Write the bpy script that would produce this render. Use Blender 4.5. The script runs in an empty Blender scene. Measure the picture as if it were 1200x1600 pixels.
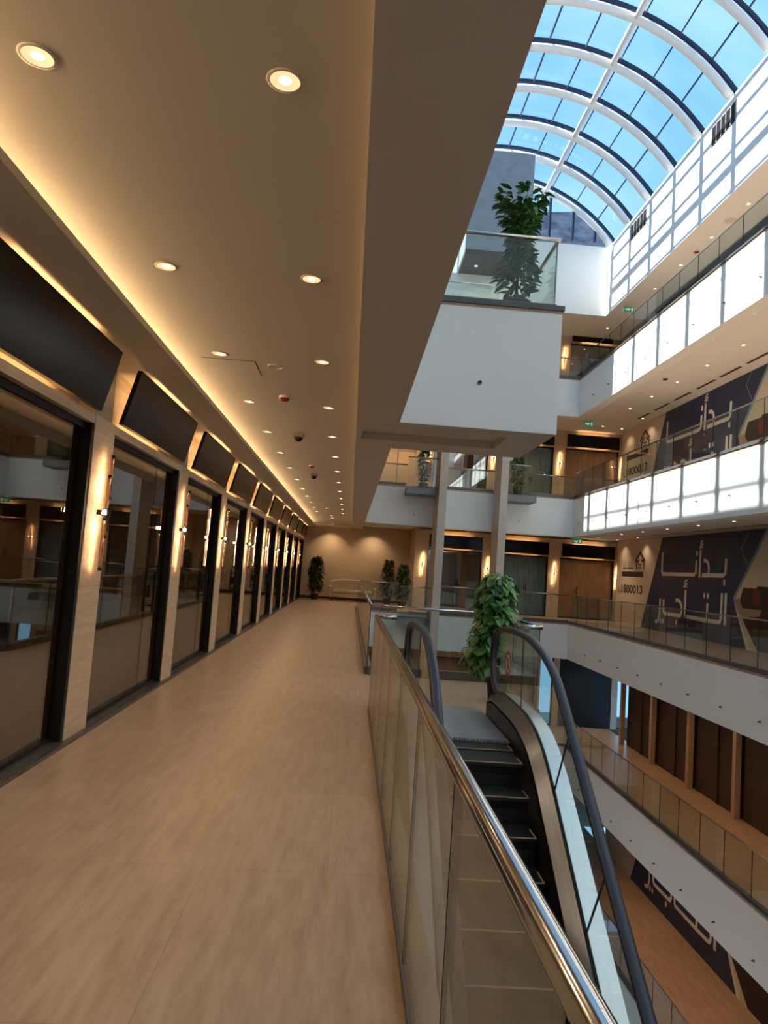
import bpy, math, random
from mathutils import Vector, Matrix
random.seed(7)
sc = bpy.context.scene
col = sc.collection
PI = math.pi
EYE = 1.51

# ------------------------------------------------------------------ camera
cd = bpy.data.cameras.new('camera'); cam = bpy.data.objects.new('camera', cd); col.objects.link(cam)
cd.sensor_fit = 'VERTICAL'; cd.sensor_height = 24.0; cd.lens = 1102.34 / 1600 * 24.0
cd.clip_start = 0.02; cd.clip_end = 500
Rw = Matrix(((0.9963946, -0.04827788, 0.0697642), (-0.07329945, -0.07580994, 0.99442448), (0.04271988, 0.99595286, 0.07907536)))
m3 = Matrix((Rw[0], Rw[1], -Rw[2])).transposed()      # columns: right, up, back
cam.matrix_world = Matrix.Translation((0, 0, EYE)) @ m3.to_4x4()
sc.camera = cam

# ------------------------------------------------------------------ render look
sc.view_settings.view_transform = 'Standard'; sc.view_settings.look = 'None'
sc.view_settings.gamma = 1.0; sc.view_settings.use_curve_mapping = False
sc.view_settings.exposure = 0.55
cy = sc.cycles
cy.use_denoising = True
cy.max_bounces = 8; cy.diffuse_bounces = 4; cy.glossy_bounces = 4; cy.transmission_bounces = 4
cy.transparent_max_bounces = 24; cy.caustics_reflective = False; cy.caustics_refractive = False
cy.sample_clamp_indirect = 4.0; cy.blur_glossy = 0.6
cy.use_light_tree = True

# ------------------------------------------------------------------ sky and sun
W = bpy.data.worlds.new('sky'); sc.world = W; W.use_nodes = True
nt = W.node_tree; nt.nodes.clear()
out = nt.nodes.new('ShaderNodeOutputWorld'); bg = nt.nodes.new('ShaderNodeBackground')
tc = nt.nodes.new('ShaderNodeTexCoord'); mp = nt.nodes.new('ShaderNodeMapping'); ns = nt.nodes.new('ShaderNodeTexNoise')
cr = nt.nodes.new('ShaderNodeValToRGB')
mp.inputs['Scale'].default_value = (1.2, 3.5, 1.2); mp.inputs['Rotation'].default_value = (0, 0, 0.5)
ns.inputs['Scale'].default_value = 2.6; ns.inputs['Detail'].default_value = 5
cr.color_ramp.elements[0].position = 0.42; cr.color_ramp.elements[0].color = (0.20, 0.47, 0.84, 1)
cr.color_ramp.elements[1].position = 0.75; cr.color_ramp.elements[1].color = (0.42, 0.68, 0.93, 1)
nt.links.new(tc.outputs['Generated'], mp.inputs[0]); nt.links.new(mp.outputs[0], ns.inputs['Vector'])
nt.links.new(ns.outputs[0], cr.inputs[0]); nt.links.new(cr.outputs[0], bg.inputs[0])
bg.inputs[1].default_value = 1.05
nt.links.new(bg.outputs[0], out.inputs[0])
sd = bpy.data.lights.new('sun', 'SUN'); sd.energy = 14.0; sd.angle = math.radians(0.6); sd.color = (1.0, 0.98, 0.95)
sun = bpy.data.objects.new('sun', sd); col.objects.link(sun)
SUNDIR = Vector((1.0, -0.012, -1.3875)).normalized()
sun.rotation_euler = SUNDIR.to_track_quat('-Z', 'Y').to_euler(); sun.location = (-20, 5, 40)

# ------------------------------------------------------------------ helpers
class MB:
    def __init__(s): s.v = []; s.f = []; s.mi = []
    def add(s, vs, fs, mi=0):
        n = len(s.v); s.v += [tuple(v) for v in vs]
        for f in fs: s.f.append(tuple(i + n for i in f)); s.mi.append(mi)
        return s
    def box(s, x0, x1, y0, y1, z0, z1, mi=0, M=None):
        if x0 > x1: x0, x1 = x1, x0
        if y0 > y1: y0, y1 = y1, y0
        if z0 > z1: z0, z1 = z1, z0
        vs = [(x0, y0, z0), (x1, y0, z0), (x1, y1, z0), (x0, y1, z0), (x0, y0, z1), (x1, y0, z1), (x1, y1, z1), (x0, y1, z1)]
        if M is not None: vs = [M @ Vector(v) for v in vs]
        return s.add(vs, [(0, 3, 2, 1), (4, 5, 6, 7), (0, 1, 5, 4), (1, 2, 6, 5), (2, 3, 7, 6), (3, 0, 4, 7)], mi)
    def glassbox(s, x0, x1, y0, y1, z0, z1):
        """glass pane: broad faces material 0, edges material 1"""
        n = len(s.mi); s.box(x0, x1, y0, y1, z0, z1)
        thinx = (x1 - x0) < (y1 - y0)
        for k in range(6):
            broad = k in ((3, 5) if thinx else (2, 4))
            s.mi[n + k] = 0 if broad else 1
        return s
    def tube(s, pts, r, n=10, mi=0, caps=True):
        pts = [Vector(p) for p in pts]; L = len(pts)
        rr = r if isinstance(r, (list, tuple)) else [r] * L
        base = len(s.v); up = None
        for i, p in enumerate(pts):
            a = pts[max(i - 1, 0)]; b = pts[min(i + 1, L - 1)]
            t = (b - a).normalized()
            if up is None:
                up = Vector((0, 0, 1)) if abs(t.z) < 0.9 else Vector((1, 0, 0))
            u = (up - t * up.dot(t)).normalized(); w = t.cross(u); up = u
            for k in range(n):
                an = 2 * PI * k / n
                s.v.append(tuple(p + (u * math.cos(an) + w * math.sin(an)) * rr[i]))
        for i in range(L - 1):
            for k in range(n):
                a = base + i * n + k; b = base + i * n + (k + 1) % n
                s.f.append((a, b, b + n, a + n)); s.mi.append(mi)
        if caps:
            s.f.append(tuple(base + k for k in range(n))[::-1]); s.mi.append(mi)
            s.f.append(tuple(base + (L - 1) * n + k for k in range(n))); s.mi.append(mi)
        return s
    def lathe(s, prof, c=(0, 0, 0), n=24, mi=0):
        base = len(s.v)
        for (r, z) in prof:
            for k in range(n):
                a = 2 * PI * k / n; s.v.append((c[0] + r * math.cos(a), c[1] + r * math.sin(a), c[2] + z))
        for i in range(len(prof) - 1):
            for k in range(n):
                a = base + i * n + k; b = base + i * n + (k + 1) % n
                s.f.append((a, b, b + n, a + n)); s.mi.append(mi)
        return s
    def disc(s, c, r, n=24, mi=0, flip=False):
        base = len(s.v)
        for k in range(n):
            a = 2 * PI * k / n; s.v.append((c[0] + r * math.cos(a), c[1] + r * math.sin(a), c[2]))
        f = tuple(base + k for k in range(n)); s.f.append(f[::-1] if flip else f); s.mi.append(mi); return s
    def strip(s, A, B, mi=0, thick=None):
        """ribbon between two polylines"""
        n = len(A); base = len(s.v); s.v += [tuple(p) for p in A] + [tuple(p) for p in B]
        for i in range(n - 1): s.f.append((base + i, base + i + 1, base + n + i + 1, base + n + i)); s.mi.append(mi)
        return s
    def loft(s, rings, mi=0):
        """closed cross-sections lofted, capped"""
        n = len(rings[0]); base = len(s.v)
        for r in rings: s.v += [tuple(p) for p in r]
        for i in range(len(rings) - 1):
            for k in range(n):
                a = base + i * n + k; b = base + i * n + (k + 1) % n
                s.f.append((a, b, b + n, a + n)); s.mi.append(mi)
        s.f.append(tuple(base + k for k in range(n))[::-1]); s.mi.append(mi)
        s.f.append(tuple(base + (len(rings) - 1) * n + k for k in range(n))); s.mi.append(mi)
        return s
    def obj(s, name, mats, parent=None, smooth=False, bevel=0.0, loc=None):
        me = bpy.data.meshes.new(name); me.from_pydata(s.v, [], s.f)
        if not isinstance(mats, (list, tuple)): mats = [mats]
        for m in mats: me.materials.append(m)
        me.polygons.foreach_set('material_index', s.mi)
        if smooth: me.polygons.foreach_set('use_smooth', [True] * len(s.f))
        me.update()
        o = bpy.data.objects.new(name, me); col.objects.link(o)
        if parent is not None: o.parent = parent
        if loc: o.location = loc
        if bevel:
            b = o.modifiers.new('bevel', 'BEVEL'); b.width = bevel; b.segments = 2; b.limit_method = 'ANGLE'
        return o

def tag(o, label=None, cat=None, group=None, kind=None):
    if label: o['label'] = label
    if cat: o['category'] = cat
    if group: o['group'] = group
    if kind: o['kind'] = kind
    return o
def thing(name, label, cat, loc=(0, 0, 0), rz=0, group=None):
    o = bpy.data.objects.new(name, None); col.objects.link(o); o.empty_display_size = 0.1
    o.location = loc; o.rotation_euler = (0, 0, rz); return tag(o, label, cat, group)
def struct(o): o['kind'] = 'structure'; return o
def kids(o): return list(o.children)
def dup(o, loc=None, rz=None, label=None, group=None, parent=None):
    c = o.copy(); col.objects.link(c)
    if parent is not None: c.parent = parent
    if loc is not None: c.location = loc
    if rz is not None: c.rotation_euler = (0, 0, rz)
    if label: c['label'] = label
    if group: c['group'] = group
    for ch in kids(o):
        if ch is not c: dup(ch, parent=c)
    return c
ORD = ['nearest', 'second', 'third', 'fourth', 'fifth', 'sixth', 'seventh', 'eighth', 'ninth', 'tenth', 'eleventh', 'twelfth', 'thirteenth', 'fourteenth', 'fifteenth', 'sixteenth', 'seventeenth', 'eighteenth', 'nineteenth', 'twentieth']

# ------------------------------------------------------------------ materials
def mat(name, base=(0.8, 0.8, 0.8), rough=0.5, metal=0.0, spec=0.5, emit=None, es=0.0):
    m = bpy.data.materials.new(name); m.use_nodes = True
    b = m.node_tree.nodes['Principled BSDF']
    b.inputs['Base Color'].default_value = (*base, 1); b.inputs['Roughness'].default_value = rough
    b.inputs['Metallic'].default_value = metal; b.inputs['Specular IOR Level'].default_value = spec
    if emit: b.inputs['Emission Color'].default_value = (*emit, 1); b.inputs['Emission Strength'].default_value = es
    return m
def noisy(m, c1, c2, scale=(1, 1, 1), nscale=5, detail=4, lo=0.35, hi=0.65, rough=None, bump=0.0, coord='Object'):
    nt = m.node_tree; b = nt.nodes['Principled BSDF']
    tc = nt.nodes.new('ShaderNodeTexCoord'); mp = nt.nodes.new('ShaderNodeMapping'); mp.inputs['Scale'].default_value = scale
    n = nt.nodes.new('ShaderNodeTexNoise'); n.inputs['Scale'].default_value = nscale; n.inputs['Detail'].default_value = detail
    r = nt.nodes.new('ShaderNodeValToRGB')
    r.color_ramp.elements[0].position = lo; r.color_ramp.elements[0].color = (*c1, 1)
    r.color_ramp.elements[1].position = hi; r.color_ramp.elements[1].color = (*c2, 1)
    nt.links.new(tc.outputs[coord], mp.inputs[0]); nt.links.new(mp.outputs[0], n.inputs['Vector'])
    nt.links.new(n.outputs[0], r.inputs[0]); nt.links.new(r.outputs[0], b.inputs['Base Color'])
    if bump:
        bp = nt.nodes.new('ShaderNodeBump'); bp.inputs['Strength'].default_value = bump; bp.inputs['Distance'].default_value = 0.01
        nt.links.new(n.outputs[0], bp.inputs['Height']); nt.links.new(bp.outputs[0], b.inputs['Normal'])
    return m, n, r, mp
def travertine(name, c1, c2, rough, rot=0.0, tile=(0.6, 1.2), seam=0.82, vein=(9, 1.2, 9), plane='XY'):
    m = mat(name, c1, rough); m, n, r, mp = noisy(m, c1, c2, vein, 1.6, 10, 0.28, 0.74)
    n.inputs['Roughness'].default_value = 0.62
    nt = m.node_tree; b = nt.nodes['Principled BSDF']
    tc = nt.nodes.new('ShaderNodeTexCoord'); mp2 = nt.nodes.new('ShaderNodeMapping')
    if plane == 'YZ': mp2.inputs['Rotation'].default_value = (PI / 2, 0, PI / 2)
    if plane == 'XZ': mp2.inputs['Rotation'].default_value = (PI / 2, 0, 0)
    br = nt.nodes.new('ShaderNodeTexBrick'); br.offset = 0.5
    br.inputs['Scale'].default_value = 1.0; br.inputs['Brick Width'].default_value = tile[0]; br.inputs['Row Height'].default_value = tile[1]
    br.inputs['Mortar Size'].default_value = 0.0022; br.inputs['Mortar Smooth'].default_value = 0.1
    br.inputs['Color1'].default_value = (1, 1, 1, 1); br.inputs['Color2'].default_value = (0.93, 0.92, 0.9, 1); br.inputs['Mortar'].default_value = (seam, seam, seam, 1)
    mx = nt.nodes.new('ShaderNodeMixRGB'); mx.blend_type = 'MULTIPLY'; mx.inputs[0].default_value = 1
    # long cloudy variation
    n2 = nt.nodes.new('ShaderNodeTexNoise'); n2.inputs['Scale'].default_value = 1.1; n2.inputs['Detail'].default_value = 3
    r2 = nt.nodes.new('ShaderNodeValToRGB'); r2.color_ramp.elements[0].color = (0.86, 0.84, 0.82, 1); r2.color_ramp.elements[1].color = (1.06, 1.05, 1.04, 1)
    mx2 = nt.nodes.new('ShaderNodeMixRGB'); mx2.blend_type = 'MULTIPLY'; mx2.inputs[0].default_value = 1
    nt.links.new(tc.outputs['Object'], mp2.inputs[0]); nt.links.new(mp2.outputs[0], br.inputs['Vector'])
    nt.links.new(tc.outputs['Object'], n2.inputs['Vector']); nt.links.new(n2.outputs[0], r2.inputs[0])
    nt.links.new(r.outputs[0], mx.inputs[1]); nt.links.new(br.outputs[0], mx.inputs[2])
    nt.links.new(mx.outputs[0], mx2.inputs[1]); nt.links.new(r2.outputs[0], mx2.inputs[2]); nt.links.new(mx2.outputs[0], b.inputs['Base Color'])
    return m
def glass(name, tint=(0.93, 0.96, 0.94), ior=1.5, rough=0.0):
    m = bpy.data.materials.new(name); m.use_nodes = True; nt = m.node_tree; nt.nodes.clear()
    o = nt.nodes.new('ShaderNodeOutputMaterial'); mx = nt.nodes.new('ShaderNodeMixShader')
    t = nt.nodes.new('ShaderNodeBsdfTransparent'); g = nt.nodes.new('ShaderNodeBsdfGlossy'); f = nt.nodes.new('ShaderNodeFresnel')
    t.inputs[0].default_value = (*tint, 1); g.inputs['Roughness'].default_value = rough; f.inputs[0].default_value = ior
    # the same reflectance from both sides of the sheet
    ge = nt.nodes.new('ShaderNodeNewGeometry'); io = nt.nodes.new('ShaderNodeMix'); io.data_type = 'FLOAT'
    nt.links.new(ge.outputs['Backfacing'], io.inputs[0]); io.inputs[2].default_value = ior; io.inputs[3].default_value = 1.0 / ior
    nt.links.new(io.outputs[0], f.inputs[0])
    mn = nt.nodes.new('ShaderNodeMath'); mn.operation = 'MINIMUM'; mn.inputs[1].default_value = 1.0
    nt.links.new(f.outputs[0], mn.inputs[0])
    nt.links.new(mn.outputs[0], mx.inputs[0]); nt.links.new(t.outputs[0], mx.inputs[1]); nt.links.new(g.outputs[0], mx.inputs[2]); nt.links.new(mx.outputs[0], o.inputs[0])
    return m
WARM = (1.0, 0.66, 0.32)
M = {}
M['floor'] = travertine('travertine_floor', (0.36, 0.245, 0.165), (0.56, 0.41, 0.29), 0.28, tile=(1.2, 1.2), seam=0.72, vein=(10, 1.5, 6))
M['pier'] = travertine('travertine_cladding', (0.44, 0.33, 0.22), (0.62, 0.50, 0.36), 0.45, tile=(1.2, 0.3), seam=0.6, vein=(2, 2, 16), plane='YZ')
M['pier2'] = travertine('travertine_cladding_back', (0.46, 0.34, 0.23), (0.60, 0.47, 0.34), 0.45, tile=(1.2, 0.3), seam=0.75, vein=(2, 2, 16), plane='XZ')
M['column'] = travertine('pale_stone_column', (0.50, 0.44, 0.37), (0.62, 0.56, 0.49), 0.5, tile=(2.0, 0.55), seam=0.72, vein=(4, 4, 9), plane='XZ')
M['cream'] = mat('cream_ceiling_paint', (0.70, 0.64, 0.56), 0.7, spec=0.2)
M['cream2'] = mat('cream_margin_paint', (0.70, 0.64, 0.56), 0.65, spec=0.25)
M['white'] = mat('white_fascia_paint', (0.82, 0.845, 0.83), 0.55, spec=0.3)
M['beige'] = noisy(mat('beige_wallpaper', (0.6, 0.45, 0.28), 0.6), (0.56, 0.42, 0.27), (0.62, 0.47, 0.31), (2, 2, 2), 14, 3)[0]
M['black'] = mat('black_powder_coat', (0.010, 0.009, 0.010), 0.6, spec=0.2)
M['sign'] = mat('black_acrylic_sign', (0.010, 0.011, 0.015), 0.2, spec=0.16)
M['granite'] = noisy(mat('dark_granite', (0.03, 0.03, 0.03), 0.25), (0.035, 0.032, 0.030), (0.085, 0.08, 0.075), (1, 1, 1), 60, 3)[0]
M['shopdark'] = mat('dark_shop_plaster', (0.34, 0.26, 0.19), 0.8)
M['brownboard'] = noisy(mat('dark_brown_board', (0.05, 0.03, 0.02), 0.5), (0.040, 0.024, 0.017), (0.062, 0.038, 0.027), (4, 4, 0.6), 5, 4)[0]
M['wood'] = noisy(mat('brown_timber_door', (0.2, 0.1, 0.05), 0.4), (0.16, 0.085, 0.045), (0.24, 0.135, 0.075), (8, 8, 0.7), 4, 5)[0]
M['shopglass'] = glass('tinted_shop_glass', (0.80, 0.73, 0.64), 3.0)
M['blueglass'] = glass('grey_blue_shop_glass', (0.42, 0.55, 0.62), 2.3)
M['railglass'] = glass('clear_balustrade_glass', (0.90, 0.945, 0.92), 1.5)
M['skyglass'] = glass('skylight_glass', (0.94, 0.97, 1.0), 1.25)
M['edge'] = mat('dark_green_glass_edge', (0.02, 0.035, 0.03), 0.2)
M['steel'] = mat('polished_stainless', (0.50, 0.47, 0.44), 0.15, 1.0)
M['brushed'] = noisy(mat('brushed_stainless', (0.5, 0.48, 0.45), 0.3, 1.0), (0.16, 0.17, 0.19), (0.21, 0.22, 0.245), (40, 1, 1), 6, 3)[0]
M['brushed'].node_tree.nodes['Principled BSDF'].inputs['Metallic'].default_value = 1.0
M['alum'] = mat('satin_aluminium_deck', (0.62, 0.68, 0.72), 0.32, 0.85)
M['rubber'] = mat('black_rubber_handrail', (0.014, 0.022, 0.036), 0.42, spec=0.4)
M['stepblack'] = noisy(mat('black_ribbed_step', (0.015, 0.015, 0.015), 0.45), (0.008, 0.008, 0.008), (0.022, 0.02, 0.02), (90, 1, 1), 8, 2)[0]
M['stepline'] = mat('yellow_step_line', (0.42, 0.30, 0.16), 0.5)
M['plate'] = noisy(mat('ribbed_landing_plate', (0.4, 0.42, 0.45), 0.4, 0.6), (0.30, 0.32, 0.35), (0.48, 0.50, 0.53), (60, 1, 1), 5, 3)[0]
M['channel'] = mat('grey_base_channel', (0.16, 0.15, 0.14), 0.4, 0.6)
M['darkcap'] = mat('dark_grey_edge_cap', (0.09, 0.095, 0.10), 0.4, 0.3)
M['greyledge'] = mat('grey_ledge_paint', (0.20, 0.21, 0.22), 0.5)
M['greywall'] = noisy(mat('blue_grey_render', (0.2, 0.23, 0.26), 0.8), (0.19, 0.225, 0.26), (0.24, 0.275, 0.305), (1, 1, 1), 3, 5)[0]
M['rib'] = mat('white_painted_steel', (0.80, 0.80, 0.78), 0.4)
M['bar'] = mat('navy_glazing_bar', (0.012, 0.016, 0.045), 0.4)
M['brass'] = mat('copper_toned_rod', (0.75, 0.42, 0.26), 0.22, 1.0)
M['led'] = mat('warm_led_strip', (1, 0.8, 0.5), 0.5, emit=(1.0, 0.57, 0.28), es=55.0)
M['led_sign'] = mat('warm_sign_led_strip', (1, 0.8, 0.5), 0.5, emit=(1.0, 0.58, 0.25), es=20.0)
M['ledwhite'] = mat('bright_sconce_lens', (1, 0.9, 0.8), 0.5, emit=(1.0, 0.80, 0.58), es=22.0)
M['lens'] = mat('downlight_lens', (1, 0.9, 0.7), 0.4, emit=(1.0, 0.74, 0.42), es=7.0)
M['reflector'] = mat('warm_reflector', (0.85, 0.72, 0.52), 0.18, 1.0)
M['ring'] = mat('cream_trim_ring', (0.75, 0.66, 0.54), 0.4)
M['leaf'] = noisy(mat('green_leaf', (0.05, 0.16, 0.03), 0.35), (0.03, 0.11, 0.02), (0.11, 0.29, 0.06), (1, 1, 1), 9, 2)[0]
M['leafdark'] = noisy(mat('dark_green_leaf', (0.02, 0.05, 0.02), 0.45), (0.012, 0.035, 0.012), (0.035, 0.075, 0.025), (1, 1, 1), 9, 2)[0]
M['leafedge'] = mat('pale_leaf_edge', (0.30, 0.50, 0.20), 0.4)
M['stem'] = mat('brown_stem', (0.16, 0.11, 0.06), 0.8)
M['pot'] = mat('black_plastic_pot', (0.012, 0.012, 0.012), 0.5)
M['soil'] = mat('dark_soil', (0.03, 0.02, 0.012), 0.95)
M['fabric'] = noisy(mat('beige_sofa_fabric', (0.4, 0.3, 0.2), 0.9), (0.40, 0.31, 0.21), (0.52, 0.41, 0.29), (22, 2, 2), 6, 2)[0]
M['leg'] = mat('dark_wood_leg', (0.06, 0.035, 0.02), 0.4)
M['skirting'] = mat('dark_skirting', (0.03, 0.015, 0.012), 0.5)
M['navy'] = mat('navy_print', (0.010, 0.024, 0.085), 0.45)
M['posterbeige'] = mat('beige_print', (0.66, 0.56, 0.45), 0.5)
M['letter'] = mat('cream_lettering', (0.78, 0.75, 0.68), 0.5)
M['logo'] = mat('dark_brown_print', (0.035, 0.018, 0.014), 0.5)
M['paleblue'] = mat('pale_blue_print', (0.20, 0.33, 0.42), 0.5)
M['silverline'] = mat('grey_line_print', (0.32, 0.33, 0.36), 0.5)
M['photodark'] = mat('dark_photo_print', (0.02, 0.012, 0.012), 0.5)
M['photored'] = mat('red_photo_print', (0.16, 0.02, 0.025), 0.5)
M['photowood'] = mat('tan_photo_print', (0.34, 0.24, 0.16), 0.5)
M['green'] = mat('green_exit_panel', (0.02, 0.22, 0.09), 0.4, emit=(0.05, 0.55, 0.25), es=0.12)
M['exitwhite'] = mat('white_exit_print', (0.8, 0.85, 0.8), 0.4, emit=(0.8, 1, 0.85), es=0.3)
M['red'] = mat('red_detector', (0.30, 0.02, 0.015), 0.4)
M['grey'] = mat('mid_grey_plastic', (0.25, 0.23, 0.21), 0.5)
M['slot'] = mat('dark_air_slot', (0.04, 0.028, 0.02), 0.7)
M['redsign'] = mat('red_sticker', (0.42, 0.03, 0.02), 0.5)
M['whitesign'] = mat('white_sticker', (0.75, 0.72, 0.7), 0.5)
M['bluepanel'] = noisy(mat('blue_grey_partition', (0.2, 0.25, 0.3), 0.4), (0.13, 0.18, 0.22), (0.22, 0.29, 0.34), (6, 1, 0.6), 2, 3)[0]
M['darkpanel'] = mat('near_black_panel', (0.010, 0.012, 0.012), 0.55, spec=0.3)
M['gceil'] = mat('pale_gallery_ceiling_paint', (0.77, 0.77, 0.75), 0.6)
M['rock'] = noisy(mat('dark_grey_cladding', (0.12, 0.13, 0.16), 0.8), (0.07, 0.08, 0.11), (0.20, 0.21, 0.26), (1, 1, 2), 1.1, 8, 0.4, 0.6)[0]
M['tread'] = mat('pale_blue_reflective', (0.5, 0.56, 0.6), 0.3, 0.7)
G2 = lambda: [M['railglass'], M['edge']]

# ------------------------------------------------------------------ storeys
# name: (floor, fascia bottom)
LV = {'m1': (-8.9, -10.2), 'g': (-4.3, -5.56), 'one': (0.0, -1.28), 'two': (4.53, 3.11), 'three': (8.98, 7.55)}
XL, XR, YB, XW, YF, YE = 0.43, 8.0, 25.3, 10.8, 28.5, 31.0
YN = -8.0
BOX = {'one': (7.65, 10.14), 'two': (7.6, 9.3), 'g': None, 'm1': None, 'three': None}
XBOX = 2.165
for key, (zf, zb) in LV.items():
    # floor finish
    b = MB(); t = 0.06
    b.box(-2.3 if key != 'one' else -2.6, XL, YN, YE, zf - t, zf)
    if BOX[key]:
        y0, y1 = BOX[key]
        if key == 'one':
            b.box(XL, XBOX, y0, y1, zf - t, zf); b.box(0.84, 1.57, 6.95, y0, zf - t, zf)
        else: b.box(XL, XBOX, y0, y1, zf - t, zf)
    b.box(XL, XW, YB, YE, zf - t, zf); b.box(XR, XW, YN, YB, zf - t, zf)
    struct(b.obj('floor', M['floor']))
    # slab fascias
    b = MB(); e = 0.34; zt = zf - t
    if key == 'two':
        pass
    b.box(XL - e, XL, YN, YB, zb, zt) if key != 'two' else None
    if BOX[key] and key == 'one':
        y0, y1 = BOX[key]
        b.box(XL, 0.50, y0, y1, zb, zt); b.box(XBOX - 0.15, XBOX, y0, y1, zb, zt); b.box(0.5, XBOX - 0.15, y1 - 0.15, y1, zb, zt)
        b.box(0.5, XBOX - 0.15, y0, y1 - 0.15, zb + 0.7, zt)
    b.box(XL, XR, YB, YB + e, zb, zt)
    b.box(XR, XR + e, YN, YB + e, zb, zt)
    if key == 'three': b.box(XL, 3.8, 19.5, YB, zb, zt)
    struct(b.obj('trim_1', M['white']))
    # inner ceilings under this slab
    zc = zb + 0.16
    b = MB()
    b.box(XR + e, XW, YN, YF + 2.5, zc, zt)
    b.box(XL, XR + e, YB + e, YE, zc, zt)
    if key not in ('two',): b.box(-2.3, XL - e, YN, YE if key != 'one' else YE, zc, zt)
    struct(b.obj('ceiling', M['gceil']))
    # right and back walls of the storey, above the floor
    ztop = {'m1': -5.3, 'g': -1.0, 'one': 3.4, 'two': 7.85, 'three': 12.2}[key]
    if key in ('one', 'two', 'm1', 'three'):
        b = MB(); b.box(XW, XW + 0.2, YN, 28.2, zf - 0.05, ztop); struct(b.obj('wall_right', M['beige']))
        b = MB(); b.box(XW + 0.2, 13.2, 28.2, 28.4, zf - 0.05, ztop); struct(b.obj('wall_right', M['beige']))
    b = MB()
    b.box(-2.6, 2.78, YE, YE + 0.2, zf - 0.05, ztop)
    struct(b.obj('wall_back', M['beige']))
    b = MB(); b.box(2.58, 2.78, YF, YE, zf - 0.05, ztop); struct(b.obj('wall_back', M['beige']))
    if key in ('two', 'three', 'g', 'm1'):
        b = MB(); b.box(-2.5, -2.3, YN, YE, zf - 0.05, ztop); struct(b.obj('wall_left', M['beige']))
# level-two slab over the corridor: margin strip and projecting landing with its sunk panel
zf, zb = LV['two']
b = MB()
x0, x1, y0, y1 = 0.03, 1.70, 7.98, 8.76
b.box(-0.046, XL, YN, y0, zb, 4.47); b.box(-0.046, XL, y1, YE, zb, 4.47)
b.box(-0.046, x0, y0, y1, zb, 4.47)
xb2 = XBOX - 0.012
b.box(XL, XBOX - 0.002, 7.602, y0, zb - 0.004, 3.2); b.box(XL, XBOX - 0.002, y1, 9.298, zb - 0.004, 3.2); b.box(x1, XBOX - 0.002, y0, y1, zb - 0.004, 3.2)
b.box(x0, x1, y0, y1, zb + 0.09, 4.47)
b.box(0.17, XBOX - 0.14, 7.80, 7.812, zb - 0.006, zb)      # shadow-gap bead on the underside
struct(b.obj('ceiling', M['cream2']))
b = MB()
b.box(XL, XBOX, 7.6, 7.7, zb, 4.47); b.box(XBOX - 0.1, XBOX, 7.7, 9.3, zb, 4.47); b.box(XL, XBOX - 0.1, 9.2, 9.3, zb, 4.47)
b.box(XL, XBOX - 0.1, 7.7, 9.2, 4.3, 4.47)
struct(b.obj('trim_2', M['white']))
b = MB(); b.box(XL, XBOX + 0.02, 7.575, 7.66, 4.505, 4.56); b.box(XBOX - 0.05, XBOX + 0.02, 7.66, 9.3, 4.505, 4.56)
struct(b.obj('trim_3', M['darkcap']))
# corridor ceiling with cove, one storey up from the walkway
ZC = 3.27
b = MB(); b.box(-2.12, -0.046, YN, YE, ZC, 4.47); struct(b.obj('ceiling', M['cream']))
b = MB()
b.box(-2.3, -1.593, YN, YE, 3.11, 3.125); b.box(-1.608, -1.593, YN, YE, 3.125, 3.16)
struct(b.obj('trim_4', M['cream']))
# dark edge cap along the lit right-hand gallery edges
for zf, _ in LV.values():
    b = MB(); b.box(XR - 0.02, XR + 0.12, YN, YB, zf, zf + 0.03); b.box(2.2, XR + 0.12, YB - 0.02, YB + 0.1, zf, zf + 0.03)
    struct(b.obj('trim_6', M['darkcap']))
# lower ground
b = MB(); b.box(-2.6, XW, YN, YE, -13.4, -13.3); struct(b.obj('floor', M['floor']))
b = MB(); b.box(-2.6, 13.4, YN - 0.2, YN, -13.3, 14.4); struct(b.obj('wall_front', M['white']))
b = MB(); b.box(-0.2, 0.0, YN, 27, 11.7, 14.43); b.box(-2.5, -0.2, YN, YE, 11.7, 11.9); struct(b.obj('wall_left', M['white']))
# roof upstand right and back
XV = 9.07
b = MB(); b.box(XV, XV + 0.25, YN, 26.2, 11.7, 14.43); b.box(XV + 0.25, 13.4, YN, YE, 11.7, 11.9)
struct(b.obj('wall_right', M['white']))
b = MB(); b.box(0, XV, 25.95, 26.2, 11.7, 14.43); b.box(0, XV + 0.25, 26.2, YE, 11.7, 11.9)
struct(b.obj('wall_back', M['white']))
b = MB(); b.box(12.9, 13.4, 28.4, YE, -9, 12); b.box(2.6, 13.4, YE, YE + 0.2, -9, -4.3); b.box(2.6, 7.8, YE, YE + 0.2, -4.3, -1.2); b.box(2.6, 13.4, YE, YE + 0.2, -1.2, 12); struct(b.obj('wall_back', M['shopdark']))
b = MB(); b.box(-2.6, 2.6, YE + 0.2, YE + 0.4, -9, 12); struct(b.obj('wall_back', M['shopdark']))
# grey service tower beside the vault
b = MB(); b.box(3.0, 5.1, 22.0, 27.0, 12.0, 15.4); struct(b.obj('wall_tower', M['greywall']))
b = MB(); b.box(3.0, 5.0, 22.05, 25.9, 11.85, 12.0); struct(b.obj('wall_tower', M['brownboard']))
b = MB(); b.box(XL, 5.1, 23.6, 23.8, 8.98, 11.85); struct(b.obj('wall_back', M['white']))

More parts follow.
